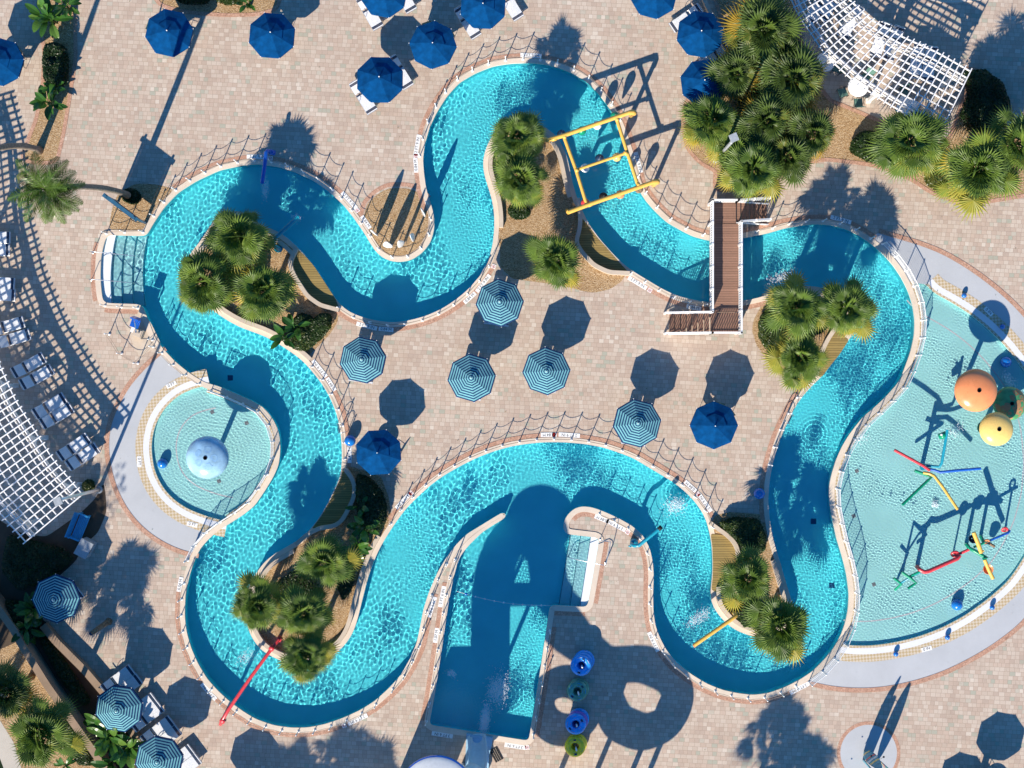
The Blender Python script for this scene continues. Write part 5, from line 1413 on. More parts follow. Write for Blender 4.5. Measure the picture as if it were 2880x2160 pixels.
# ------------------------------------------------------------------ splash pool toys
def Q(px, py, h, o):
    x, y = G(px, py, h); return (x - o[0], y - o[1], h)
def mushroom(label, px, py, R, h, mat, stem='pipeteal', rise=.62, patches=None):
    x, y = G(px, py, h - rise * .6); root = thing('mushroom_fountain', label, 'mushroom fountain', (x, y, 0))
    mb = MB(); prof = []
    hole = .10
    for k in range(13):
        t = k / 12; a = t * PI / 2 * .93
        prof.append((max(hole, R * math.sin(a) if k else hole), h - rise * (1 - math.cos(a))))
    prof += [(R * 1.0, h - rise * .97), (R * .96, h - rise * 1.02), (R * .5, h - rise * .75), (hole, h - rise * .5), (hole, h)]
    mb.lathe(prof, 56); o = mb.build('cap', M[mat], root); smooth_by_angle(o, 45)
    mb = MB(); mb.lathe([(hole + .02, h - .004), (hole + .02, h + .02), (hole - .01, h + .02), (hole - .01, h - .2)], 20); mb.lathe([(.001, h - .18), (hole, h - .18)], 16); mb.build('nozzle_hole', M['black'], root)
    mb = MB(); mb.tube([(0, 0, WDEP), (0, 0, h - rise * .55)], .14, 16); mb.build('stem', M[stem], root, True)
    mb = MB(); mb.lathe([(.35, WDEP + .01), (.35, WDEP + .08), (.16, WDEP + .16)], 20); mb.build('foot', M[stem], root)
    if patches:
        r = random.Random(4)
        for k in range(patches[1]):
            a = r.uniform(0, 6.28) if patches[1] > 8 else k * 2 * PI / patches[1]; b = r.uniform(.25, 1.25) if patches[1] > 8 else .42
            s = r.uniform(.12, .3) if patches[1] > 8 else .2
            ring = []
            for q in range(10):
                t = 2 * PI * q / 10; aa = a + math.cos(t) * s / max(.3, math.sin(b)) * r.uniform(.7, 1.1); bb = b + math.sin(t) * s * r.uniform(.7, 1.1)
                bb = min(1.40, max(.12, bb)); ring.append((R * math.sin(bb) * math.cos(aa), R * math.sin(bb) * math.sin(aa), h - rise * (1 - math.cos(bb)) + .006 + .001 * (k % 9)))
            mb = MB(); mb.add(ring, [tuple(range(10))]); mb.build('painted_patch', patches[0], root)
    return root
M['capblue'] = plain('pale_blue_gelcoat', (.30, .50, .66), .2, .6, var=.3, scale=1.5)
M['cloud'] = plain('faded_blue_motif', (.25, .44, .64), .25, .5)
M['turf'] = plain('olive_green_gelcoat', (.08, .30, .12), .35, .5, var=.3, scale=3)
mushroom('pale blue mushroom fountain with a dark hole in the small round pool', 581, 1287, 1.22, 2.9, 'capblue', 'pipeteal', .6, (M['cloud'], 5))
mushroom('large orange mushroom fountain with a dark hole at the splash pool rim', 2748, 1098, 1.22, 3.1, 'orange', 'pipeteal')
mushroom('smaller pale yellow mushroom fountain below the orange one', 2805, 1207, .97, 2.55, 'paleyellow', 'green', .52)
mushroom('low green mushroom with brown patches in the yellow one\'s shade', 2842, 1135, .98, 1.35, 'turf', 'green', .42, (plain('brown_patch_paint', (.36, .2, .09), .4, .4), 26))

def blue_ball(label, px, py, r, z0=0.0):
    x, y = G(px, py, r); root = thing('spray_ball', label, 'spray ball', (x, y, z0), 0, 'blue spray balls')
    mb = MB(); mb.ball((0, 0, r * 1.15), r, 28, 16); mb.build('ball', M['ballblue'], root, True)
    mb = MB(); mb.lathe([(r * .55, 0), (r * .55, .04), (r * .3, r * .35)], 18); mb.build('foot', M['pipeblue'], root)
    mb = MB(); mb.lathe([(.03, r * 2.14), (.03, r * 2.19), (.001, r * 2.2)], 10); mb.build('nozzle', M['steel'], root)
for px, py, r, lab, z in ((454,1304,.30,'blue ball in the water of the small round pool',-.3),(985,1239,.33,'blue ball on the inner bank beside a blue umbrella',.01),(2711,831,.15,'small blue ball on the mosaic rim above the mushroom shadow',.015),(2819,919,.15,'small blue ball inside the mushroom shadow',.015),
        (2834,1018,.32,'big shaded blue ball standing in the splash pool shadow',-.34),(2696,1703,.33,'big sunlit blue ball in the lower splash pool',-.34),(2519,1839,.15,'small blue ball on the lower mosaic rim nearest the netted fence',.015),(2664,1792,.15,'small blue ball in the middle of the lower mosaic rim',.015),(2790,1708,.15,'small blue ball farthest along the lower mosaic rim',.015),(2135,1388,.33,'blue ball in palm shade beside the inner bank of the east channel',.01)):
    blue_ball(lab, px, py, r, z)

T3 = lambda tx, ty: (2160 + tx * .32550, 1080 + ty * .32550)      # enlarged survey sheet of the splash pool
def pipes(name, label, cat, org, items, group=None):
    """items: (part name, material, radius, [(px,py,h)...])"""
    o = P(*org); root = thing(name, label, cat, (*o, 0), 0, group)
    for nm, mt, r, pts in items:
        mb = MB(); mb.tube([Q(*p, o) for p in pts], r, 12); smooth_by_angle(mb.build(nm, M[mt], root), 50)
    return root, o
t = T3
cx, cy = t(1325, 720)
root, o = pipes('spray_tree', 'spray tree with red, blue, yellow and green arms over the splash pool', 'spray tree', (2594, 1318), [
    ('mast', 'pipeteal', .13, [(2592, 1316, WDEP), (2594, 1317, 1.2), (*t(1335, 725), 2.3)]),
    ('red_arm', 'red', .085, [(*t(1395, 745), 2.2), (*t(1340, 705), 2.4), (*t(1220, 640), 2.5), (*t(1092, 570), 2.55)]),
    ('blue_arm', 'pipeblue', .08, [(*t(1340, 725), 2.05), (*t(1440, 745), 2.1), (*t(1490, 762), 2.2), (*t(1620, 748), 2.35), (*t(1840, 730), 2.5)]),
    ('yellow_arm', 'yellow', .085, [(*t(1340, 765), 1.9), (*t(1400, 775), 1.95), (*t(1438, 795), 2.05), (*t(1510, 890), 2.2), (*t(1640, 1085), 2.4)]),
    ('green_arm', 'green', .085, [(*t(1268, 748), 1.8), (*t(1340, 775), 1.8), (*t(1410, 808), 1.85), (*t(1380, 835), 1.9), (*t(1160, 1045), 2.2)]),
    ('teal_arm', 'pipeteal', .085, [(*t(1335, 700), 2.0), (*t(1430, 712), 2.1), (*t(1482, 715), 2.2), (*t(1502, 680), 2.3), (*t(1550, 395), 2.6)])])
mb = MB(); mb.lathe([(.02, -.1), (.16, -.1), (.22, .3), (.20, .3), (.15, -.07), (.02, -.07)], 18); b_ = mb.build('bucket', M['green'], root, True); b_.location = Q(*t(1492, 450), 2.3, o); b_.rotation_euler = (0, 1.1, .3)
mb = MB(); mb.tube([(-.12, 0, 0), (.22, 0, .05)], .02, 6); mb.ball((-.26, .1, .12), .07, 10, 6); b2 = mb.build('bucket_arm', M['offwhite'], b_)
Zm = lambda x, y: (2440 + x * 440 / 2212, 1380 + y * 440 / 2212)   # closer survey sheet
z = Zm
H = 1.7
root, o = pipes('water_pipe_frame', 'bent pipe frame of green, red, blue and yellow tubes in the splash pool', 'water play frame', (2660, 1560), [
    ('green_tube', 'green', .075, [(*z(390, 1400), .2), (*z(480, 1320), H * .55), (*z(370, 1235), H * .6)]),
    ('green_tube', 'green', .085, [(*z(570, 1385), 1.5), (*z(685, 1305), 1.55), (*z(600, 1230), 1.6), (*z(500, 1165), 1.65), (*z(492, 1160), WDEP)]),
    ('teal_tube', 'pipeteal', .06, [(*z(480, 1300), 1.0), (*z(590, 1235), 1.4), (*z(745, 1150), 1.55)]),
    ('green_tube', 'green', .07, [(*z(600, 1210), 1.55), (*z(745, 1140), 1.65)]),
    ('red_tube', 'red', .12, [(*z(700, 1075), WDEP), (*z(705, 1080), 1.3), (*z(745, 1120), 1.65), (*z(800, 1148), H), (*z(860, 1140), H), (*z(1270, 960), H), (*z(1300, 930), 1.65), (*z(1230, 905), 1.5)]),
    ('red_tube', 'red', .085, [(*z(1290, 895), 1.5), (*z(1370, 860), 1.55), (*z(1435, 830), 1.6)]),
    ('green_tube', 'green', .11, [(*z(1395, 760), WDEP), (*z(1405, 765), 1.45), (*z(1440, 815), 1.6), (*z(1520, 855), 1.65), (*z(1620, 915), 1.75), (*z(1690, 960), 1.85)]),
    ('green_tube', 'green', .065, [(*z(1500, 800), 1.55), (*z(1650, 740), 1.55)]),
    ('green_tube', 'green', .10, [(*z(1600, 650), WDEP), (*z(1605, 655), 1.35), (*z(1650, 740), 1.55)]),
    ('yellow_barrel', 'yellow', .125, [(*z(1500, 590), 2.15), (*z(1560, 740), 2.1), (*z(1610, 880), 2.05)]),
    ('yellow_barrel', 'yellow', .11, [(*z(1655, 975), 2.0), (*z(1710, 1110), 1.95), (*z(1775, 1245), 1.9)]),
    ('blue_tube', 'pipeblue', .07, [(*z(1730, 705), 1.4), (*z(1990, 595), 1.5), (*z(2010, 570), 1.45), (*z(1960, 540), 1.3)]),
    ('brown_nozzle', 'trunk', .085, [(*z(1660, 700), 1.5), (*z(1720, 745), 1.5), (*z(1795, 790), 1.45)]),
    ('post', 'green', .06, [(*z(1950, 530), WDEP), (*z(1952, 532), 1.3)]),
    ('post', 'dark', .05, [(*z(1215, 870), WDEP), (*z(1225, 880), 1.5)])])
for (px, py, r, mt, nm) in ((*z(1940, 550), .21, 'red', 'wheel'), (*z(1235, 895), .26, 'red', 'wheel'), (*z(1680, 720), .2, 'orange', 'wheel')):
    mb = MB(); mb.torus(r * .72, r * .28, Q(px, py, 1.5, o), 20, 8, 1, Matrix.Rotation(.7, 3, 'X')); mb.tube([Vector(Q(px, py, 1.5, o)) - Vector((r, 0, 0)), Vector(Q(px, py, 1.5, o)) + Vector((r, 0, 0))], .02, 5); mb.build(nm, M[mt], root, True)
for (a, b_) in (((1600, 862), (1645, 850)), ((1625, 962), (1690, 955))):
    mb = MB(); p1 = Vector(Q(*z(*a), 2.08, o)); p2 = Vector(Q(*z(*b_), 2.08, o)); mb.tube([p1, p2], [.05, .05], 8); mb.build('clamp', M['yellow'] if a[0] == 1600 else M['green'], root)
c = Q(*z(1490, 680), 1.2, o); mb = MB(); mb.lathe([(.03, -.2), (.20, -.2), (.26, .1), (.24, .1), (.18, -.16), (.03, -.16)], 18, c); mb.build('bucket', M['navystrap'], root, True)
c = Q(*z(1700, 1110), 1.3, o); mb = MB(); mb.lathe([(.02, -.25), (.22, -.2), (.30, .1), (.28, .1), (.2, -.16), (.02, -.2)], 18, c); mb.build('bucket', M['orange'], root, True)
# floor grates
for px, py, lab in ((2592,908+0,'beside the netted fence at the head of the splash pool'),(2412,1325,'in the rippled west side of the splash pool'),(2403,1452,'below another grate in the west side of the splash pool'),(2460,1645,'near the lower end of the netted fence'),(595,1159,'in the upper half of the small round pool'),(614,1354,'in the lower half of the small round pool'),(692,1190,'at the fence side of the small round pool')):
    x, y = P(px, py); tdr = thing('floor_grate', 'small dark drain grate ' + lab, 'drain grate', (x, y, WDEP + .004), .4, 'pool floor grates')
    mb = MB(); mb.box((0, 0, .005), (.22, .22, .01)); f1 = mb.build('plate', M['greybox'], tdr); receivers.append(f1)
    mb = MB()
    for k in range(5): mb.box((-.08 + .04 * k, 0, .012), (.012, .18, .006))
    f2 = mb.build('bars', M['dark'], tdr); receivers.append(f2)
for px, py, lab in ((640,1063,'on the river floor by the fenced corner'),(2296,1470,'on the shaded floor of the east channel'),(2348,1652,'on the river floor near the narrow island tip')):
    x, y = P(px, py); tdr = thing('floor_grate', 'square main drain ' + lab, 'drain grate', (x, y, DEPTH + .004), 0, 'pool floor grates')
    mb = MB(); mb.box((0, 0, .006), (.32, .32, .012)); f1 = mb.build('plate', M['nose'], tdr); receivers.append(f1)

# ------------------------------------------------------------------ yellow pipe frame with hanging buoys
Y3 = lambda x, y: (1540 + x * 340 / 1763, 300 + y * 340 / 1763)
y_ = Y3; HF = 2.45
root, o = pipes('buoy_frame', 'yellow pipe frame spanning the river with hanging buoys', 'water play frame', (1690, 450), [
    ('long_beam', 'yellow', .125, [(*y_(-5, 492), HF), (*y_(250, 415), HF), (*y_(1180, 90), HF), (*y_(1225, 85), HF)]),
    ('elbow', 'yellow', .15, [(*y_(1190, 88), HF), (*y_(1240, 80), HF), (*y_(1262, 90), HF - .12), (*y_(1262, 95), HF - .35)]),
    ('outer_leg', 'yellow', .125, [(*y_(1258, 92), HF - .3), (*y_(1215, 135), .01)]),
    ('long_beam', 'yellow', .125, [(*y_(300, 1540), HF), (*y_(620, 1420), HF), (*y_(1530, 1105), HF), (*y_(1560, 1098), HF)]),
    ('elbow', 'yellow', .15, [(*y_(1535, 1102), HF), (*y_(1585, 1090), HF), (*y_(1605, 1092), HF - .12), (*y_(1605, 1098), HF - .35)]),
    ('outer_leg', 'yellow', .125, [(*y_(1600, 1098), HF - .3), (*y_(1545, 1145), .01)]),
    ('inner_leg', 'yellow', .125, [(*y_(0, 492), HF), (*y_(-30, 470), .01)]),
    ('inner_leg', 'yellow', .125, [(*y_(305, 1540), HF), (*y_(285, 1515), .01)]),
    ('side_beam', 'yellow', .10, [(*y_(245, 455), HF - .05), (*y_(415, 920), HF - .05), (*y_(545, 1345), HF - .05), (*y_(570, 1420), HF - .05)]),
    ('side_beam', 'yellow', .10, [(*y_(1010, 185), HF - .05), (*y_(1160, 660), HF - .05), (*y_(1320, 1150), HF - .05), (*y_(1330, 1165), HF - .05)]),
    ('cross_beam', 'yellow', .085, [(*y_(415, 925), HF - .06), (*y_(1160, 670), HF - .06)])])
for a, b_ in (((405, 940), (445, 915)), ((1120, 690), (1160, 665)), ((225, 440), (270, 440)), ((990, 190), (1035, 185)), ((1300, 1140), (1345, 1140)), ((60, 478), (130, 460)), ((590, 1435), (650, 1410))):
    p1 = Q(*y_(*a), HF - .03, o); p2 = Q(*y_(*b_), HF - .03, o); mb = MB(); mb.tube([p1, p2], .14, 12); mb.build('pipe_collar', M['yellow'], root, True)
M['buoywhite'] = plain('white_buoy_vinyl', (.75, .77, .80), .3, .5, var=.05)
for i, (bx, by, top, tip, lab, beam) in enumerate(((725, 265, 'buoywhite', 'buoywhite', 'white hanging buoy on the upper beam', .35), (500, 345, 'green', 'turf', 'green hanging buoy on the upper beam', .35), (205, 395, 'navystrap', 'navystrap', 'dark navy buoy at the palm end of the upper beam', .3), (985, 128, 'green', 'paleyellow', 'green topped buoy at the deck end of the upper beam', .3),
        (548, 890, 'buoywhite', 'navystrap', 'white and navy buoy on the middle bar', .35), (760, 750, 'navystrap', 'pink', 'navy buoy with pink tip on the middle bar', .25), (1012, 730, 'paleyellow', 'yellow', 'yellow buoy on the middle bar', .35), (818, 1310, 'black', 'pipeteal', 'black topped buoy on the lower beam', .25), (1062, 1275, 'orange', 'paleyellow', 'orange yellow buoy on the lower beam', .35), (552, 1400, 'red', 'red', 'red buoy at the wall end of the lower beam', .25), (1335, 1195, 'trunk', 'orange', 'brown buoy where the lower beam meets the fence', .3))):
    x, y = G(*y_(bx, by), 1.75); rt = thing('hanging_buoy', lab + ' of the yellow frame', 'hanging buoy', (x, y, 0), 0, 'hanging buoys of the yellow frame')
    r = .255
    mb = MB(); mb.lathe([(.001, 1.92), (r * .5, 1.88), (r * .87, 1.78), (r, 1.64)], 22); mb.build('dome', M[top], rt, True)
    mb = MB(); mb.lathe([(r, 1.64), (r * .93, 1.5), (r * .62, 1.22), (r * .3, .98), (r * .18, .9), (.001, .88)], 22); mb.build('cone', M[tip], rt, True)
    mb = MB(); mb.tube([(0, 0, 1.9), (0, 0, HF - .05)], .015, 5); mb.build('rope', M['rope'], rt)

# ------------------------------------------------------------------ water cannons over the river
root, o = pipes('water_pipe', 'long red water pipe arching over the river to the four palm island', 'water pipe', (622, 2035), [('pipe', 'red', .10, [(620, 2037, .02), (621, 2035, 1.7), (626, 2025, 1.95), (640, 2000, 2.05), (700, 1912, 2.2), (760, 1830, 2.2), (783, 1800, 2.1), (787, 1795, 1.9), (786, 1793, .02)])])
for px, py, h in ((765, 1822, 2.2), (627, 2026, 1.9), (786, 1796, 1.95)):
    mb = MB(); c = Q(px, py, h, o); mb.tube([Vector(c) - Vector((.08, .11, 0)), Vector(c) + Vector((.08, .11, 0))], .16, 12); mb.build('collar', M['red'], root, True)
root, o = pipes('water_pipe', 'yellow water pipe reaching over the river from the narrow island', 'water pipe', (2066, 1735), [('pipe', 'yellow', .115, [(2062, 1722, .02), (2068, 1728, 1.5), (2070, 1732, 1.75), (2060, 1740, 1.85), (1951, 1816, 1.6)])])
mb = MB(); mb.tube([Q(1953, 1815, 1.605, o), Q(1950.6, 1816.6, 1.595, o)], .118, 12); mb.build('pipe_mouth', M['orange'], root, True)
root, o = pipes('water_pipe', 'teal water pipe with black mouth on the peninsula', 'water pipe', (1778, 1527), [('pipe', 'pipeteal', .11, [(1776, 1530, .02), (1777, 1531, 1.2), (1784, 1535, 1.5), (1797, 1534, 1.6), (1858, 1484, 1.75)])])
mb = MB(); mb.tube([Q(1852, 1489, 1.74, o), Q(1861, 1481.5, 1.76, o)], .125, 14); mb.build('pipe_mouth', M['black'], root, True)
mb = MB(); mb.lathe([(.001, .02), (.22, .02), (.24, .5), (.18, .62), (.001, .64)], 16, Q(1782, 1524, 0, o)); mb.tube([Q(1775, 1538, .9, o), Q(1768, 1535, .95, o)], .05, 8); mb.build('pump_housing', M['pipeteal'], root, True)
root, o = pipes('water_pipe', 'dark blue water pipe hanging over the bend by the tree shadow', 'water pipe', (748, 425), [('pipe', 'pipeblue', .115, [(760, 428, .02), (758, 427, 1.3), (752, 424, 1.55), (748, 430, 1.65), (744, 470, 1.6), (737, 516, 1.45)])])
mb = MB(); mb.tube([Q(772, 430, .9, o), Q(758, 427, 1.1, o)], .16, 10); mb.build('elbow', M['pipeblue'], root, True)
root, o = pipes('water_pipe', 'dark teal water pipe from the tip of the western island', 'water pipe', (783, 695), [('pipe', 'pipeteal', .12, [(784, 700, .02), (783, 699, 1.1), (772, 690, 1.45), (768, 682, 1.55), (778, 665, 1.65), (840, 609, 1.75)])])
mb = MB(); mb.lathe([(.001, .02), (.22, .02), (.25, .35), (.001, .4)], 16, Q(785, 700, 0, o)); mb.build('pump_housing', M['pipeteal'], root, True)

# ------------------------------------------------------------------ surfboards
def board_outline(L, W, n=15):
    out = []
    for k in range(n + 1):
        t = k / n; w = W * (math.sin(PI * (t * .93 + .035)) ** .62) * (1 - .12 * t); out.append((w / 2, t * L))
    return out
def surfboard(label, px, py, L, W, ang, mat, lean=(0, 0), name='surfboard', group='surfboards standing in the mulch oval', stripe=None, z0=0.0):
    x, y = P(px, py); root = thing(name, label, 'surfboard', (x, y, z0), ang, group)
    o_ = board_outline(L, W); n = len(o_); mb = MB(); vs = []
    for (w, zz) in o_:
        th = .045 * (w / (W / 2)) ** .5 + .006
        bow = .18 * (zz / L) ** 2
        for k in range(10):
            a = 2 * PI * k / 10; vs.append((w * math.cos(a) + lean[0] * zz / L, th * math.sin(a) + bow + lean[1] * zz / L, zz + .03))
    fs = [(i * 10 + k, i * 10 + (k + 1) % 10, (i + 1) * 10 + (k + 1) % 10, (i + 1) * 10 + k) for i in range(n - 1) for k in range(10)]
    fs += [tuple(range(9, -1, -1)), tuple((n - 1) * 10 + k for k in range(10))]
    mb.v = vs; mb.f = fs; mb.m = [0] * len(fs); mb.tone = [0] * len(fs)
    mb.build('board', M[mat], root, True)
    mb = MB(); mb.add([(-.02, -.06, .3), (.02, -.06, .3), (.0, -.2, .16), (0, -.06, .5)], [(0, 1, 2), (1, 3, 2), (3, 0, 2)]); mb.build('fin', M['dark'], root)
    if stripe:
        mb = MB()
        for i, (c0, c1) in enumerate(((.15, .3), (.36, .5), (.56, .72), (.78, .9))):
            pass
        zs = [.12 + .76 * k / 12 for k in range(13)]
        for k in range(12):
            t0, t1 = zs[k], zs[k + 1]
            if k % 2: continue
            def row(t):
                w = W * (math.sin(PI * (t * .93 + .035)) ** .62) * (1 - .12 * t) * .47; b = .18 * t * t; th = .045 + .012
                return [(-w + lean[0] * t, -th * .55 + b + lean[1] * t, t * L + .03), (0 + lean[0] * t, -th + b + lean[1] * t, t * L + .03), (w + lean[0] * t, -th * .55 + b + lean[1] * t, t * L + .03)]
            A, B = row(t0), row(t1); mb.cur = (k // 2) % len(stripe); mb.add(A + B, [(0, 1, 4, 3), (1, 2, 5, 4)])
        mb.build('painted_bands', [M[s] for s in stripe], root)
    return root
surfboard('white surfboard leaning outward at the west end of the mulch oval', 1060, 659, 2.5, .56, math.radians(-38), 'offwhite', (0, -.25))
surfboard('thin white surfboard seen edge on in the middle of the mulch oval', 1096, 697, 2.4, .60, math.radians(0), 'offwhite', (0, -.08))
surfboard('white surfboard turned toward the river bend at the foot of the oval', 1132, 692, 2.2, .52, math.radians(45), 'offwhite', (0, -.1))
surfboard('slim white surfboard near the river fence in the mulch oval', 1165, 673, 2.2, .5, math.radians(80), 'offwhite', (0, -.1))
surfboard('broad white surfboard tilted back at the northeast of the mulch oval', 1190, 605, 2.4, .56, math.radians(120), 'offwhite', (0, -.25))
# surfboard fountain on the round pad
for lab, px, py, ang, ln, st, L in (('painted surfboard with green and red bands facing the splash pool on the round pad', 2432, 2112, 215, (0, .1), ('paleyellow', 'pipeteal', 'red', 'offwhite'), 3.0),
        ('painted surfboard with red and white bands at the west of the round pad', 2428, 2140, 125, (0, -.1), ('red', 'offwhite', 'paleyellow'), 2.9),
        ('painted surfboard with yellow rim at the east of the round pad', 2468, 2135, 305, (0, -.1), ('yellow', 'red', 'green'), 2.9)):
    surfboard(lab, px, py, L, .72, math.radians(ang), 'pipeteal', ln, group='painted surfboards of the round pad fountain', stripe=st)
o = P(2446, 2128); root = thing('surfboard_shower', 'tan ribbed pipe stand with knobs between painted surfboards', 'shower stand', (*o, 0))
mb = MB(); mb.tube([(0, 0, 0), (0, 0, 2.3)], .11, 14); mb.build('stand', M['wallcap'], root, True)
for k in range(4):
    a = .6 + k * PI / 2; hh = 1.2 + .35 * k; mb = MB(); mb.tube([(.1 * math.cos(a), .1 * math.sin(a), hh), (.55 * math.cos(a), .55 * math.sin(a), hh + .1)], .014, 6); mb.build('arm', M['steel'], root)
    mb = MB(); mb.ball((.58 * math.cos(a), .58 * math.sin(a), hh + .1), .06, 12, 8); mb.build('knob', M['dark'], root, True)
for px, py in ((2425, 2072), (2488, 2098), (2395, 2134)):
    mb = MB(); x, y = P(px, py); mb.lathe([(.05, .006), (.05, .014), (.001, .014)], 14, (x - o[0], y - o[1], 0)); mb.build('floor_nozzle', M['steel'], root)

# ------------------------------------------------------------------ inflatable rings on poles
def ring(label, px, py, zc, R, r, mat, dx=0, dy=0, handles=True, patch=None):
    x, y = P(px, py); root = thing('swim_ring', label, 'swim ring', (x + dx, y + dy, 0), rnd.uniform(0, 6.28), 'inflatable rings stacked on poles')
    mb = MB(); mb.torus(R, r, (0, 0, zc), 44, 16, .92); mb.build('tube', M[mat], root, True)
    for k in range(2):
        a = 1 + PI * k; mb = MB(); mb.box((R * math.cos(a), R * math.sin(a), zc + r * .92), (.10, .16, .02), a); mb.build('handle', M['navystrap'], root)
    if patch:
        mb = MB()
        for k in range(5):
            a0 = k * 1.256; vs = []
            for i in range(7):
                for j in (0, 1): a = a0 + .09 * i; b = 1.2 + .9 * j; vs.append(((R + (r + .004) * math.cos(b)) * math.cos(a), (R + (r + .004) * math.cos(b)) * math.sin(a), zc + (r + .004) * .92 * math.sin(b)))
            mb.add(vs, [(2 * i, 2 * i + 2, 2 * i + 3, 2 * i + 1) for i in range(6)])
        mb.build('printed_patches', M[patch], root, True)
def stack(px, py, nm, cols, R=.41, r=.205):
    rr = random.Random(px)
    for k, (mat, patch) in enumerate(cols):
        lvl = ('bottom', 'middle', 'top')[3 - len(cols) + k] if len(cols) > 1 else 'only'
        ring('%s %s ring %s' % (lvl, nm, 'on the pole'), *[px, py], r + .02 + k * r * 1.75, R, r, mat, .11 * (len(cols) - 1 - k), .07 * (len(cols) - 1 - k), True, patch)
    x, y = P(px, py); root = thing('ring_pole', 'white pole holding the %s ring stack' % nm, 'pole', (x + .05, y - .04, 0))
    mb = MB(); mb.tube([(0, 0, 0), (0, 0, 1.35)], .05, 10); mb.build('pole', M['white'], root, True)
    mb = MB(); mb.lathe([(.2, 0), (.2, .03), (.05, .05)], 16); mb.build('base', M['white'], root)
stack(1632, 1862, 'bright blue', [('tubeblue', None), ('tubeblue', None), ('tubeblue', 'offwhite')])
stack(1622, 1937, 'olive green', [('tubegreen', None), ('tubegreen', 'tubeblue')])
stack(1617, 2025, 'blue and purple', [('tubeblue', None), ('purple', None), ('tubeblue', 'pink')])
stack(1616, 2092, 'yellow', [('tubeyellow', None), ('tubeyellow', 'tubegreen')])

# ------------------------------------------------------------------ splashes and foam where water falls
M['foam'] = plain('white_water_foam', (.80, .84, .86), .5, .3, var=.05)
def splash(name, px, py, rx, ry, ang, n, seed, z=WATER, hmax=.12):
    x, y = P(px, py); r = random.Random(seed); mb = MB(); ca, sa = math.cos(ang), math.sin(ang)
    for _ in range(n):
        u, v = r.gauss(0, .42) * rx, r.gauss(0, .42) * ry; q = r.uniform(.008, .03); e = math.exp(-(u / rx) ** 2 - (v / ry) ** 2)
        c = Vector((x + u * ca - v * sa, y + u * sa + v * ca, z + .03 + r.random() ** 2 * hmax * e))
        R = Matrix.Rotation(r.uniform(0, 6.28), 3, 'Z')
        mb.add([tuple(c + R @ Vector(w)) for w in ((-q, -q * .7, 0), (q, -q * .6, .004), (q * .2, q, .002), (0, 0, q * .8))], [(0, 1, 3), (1, 2, 3), (2, 0, 3), (2, 1, 0)])
    o = mb.build(name, M['foam']); o['kind'] = 'stuff'
d_ = 1.302
for i, (a, b, rx, ry, ang, n, z) in enumerate(((1458, 1092, .75, .55, .3, 700, WATER), (1510, 1335, 1.0, .40, .6, 520, WATER), (1688, 598, .9, .4, .4, 420, WATER), (1075, 1490, .7, 1.1, -.2, 1500, WATER), (1047, 1558, .30, 1.0, -.12, 1700, WATER),
        (573, 408, .25, .8, 0, 260, WATER), (1855, 945, .6, .4, 0, 300, WLEV), (640, 470, .3, .3, 0, 160, WATER), (535, 1420, .8, .5, .7, 300, WATER), (2065, 930, .5, .5, 0, 260, WLEV), (2178, 820, .4, .8, .5, 360, WLEV), (2020, 1090, .25, .25, 0, 220, WLEV), (975, 1455, .4, .25, -.4, 200, WATER))):
    splash('splash_foam', a * d_, b * d_, rx, ry, ang, n, 80 + i, z)
# litter on the paving
mb = MB(); r = random.Random(5); mb.attr = True
for _ in range(420):
    px, py = r.uniform(0, 2880), r.uniform(0, 2160); x, y = P(px, py)
    X = np.array([[x]]); Y = np.array([[y]])
    if (inside(OUTER[::4], X, Y)[0, 0] and not inside(INNER[::4], X, Y)[0, 0]) or inside(WADE_R[::4], X, Y)[0, 0] or inside(WADE_L[::4], X, Y)[0, 0]: continue
    s = r.uniform(.015, .05); R = Matrix.Rotation(r.uniform(0, 6.28), 3, 'Z'); mb.t = r.uniform(.55, 1)
    mb.add([tuple(Vector((x, y, .03)) + R @ Vector(w)) for w in ((-s, 0, 0), (0, -s * .4, .01), (s, 0, .004), (0, s * .4, .012))], [(0, 1, 2, 3)])
o = mb.build('fallen_leaves', M['hedge']); o['kind'] = 'stuff'
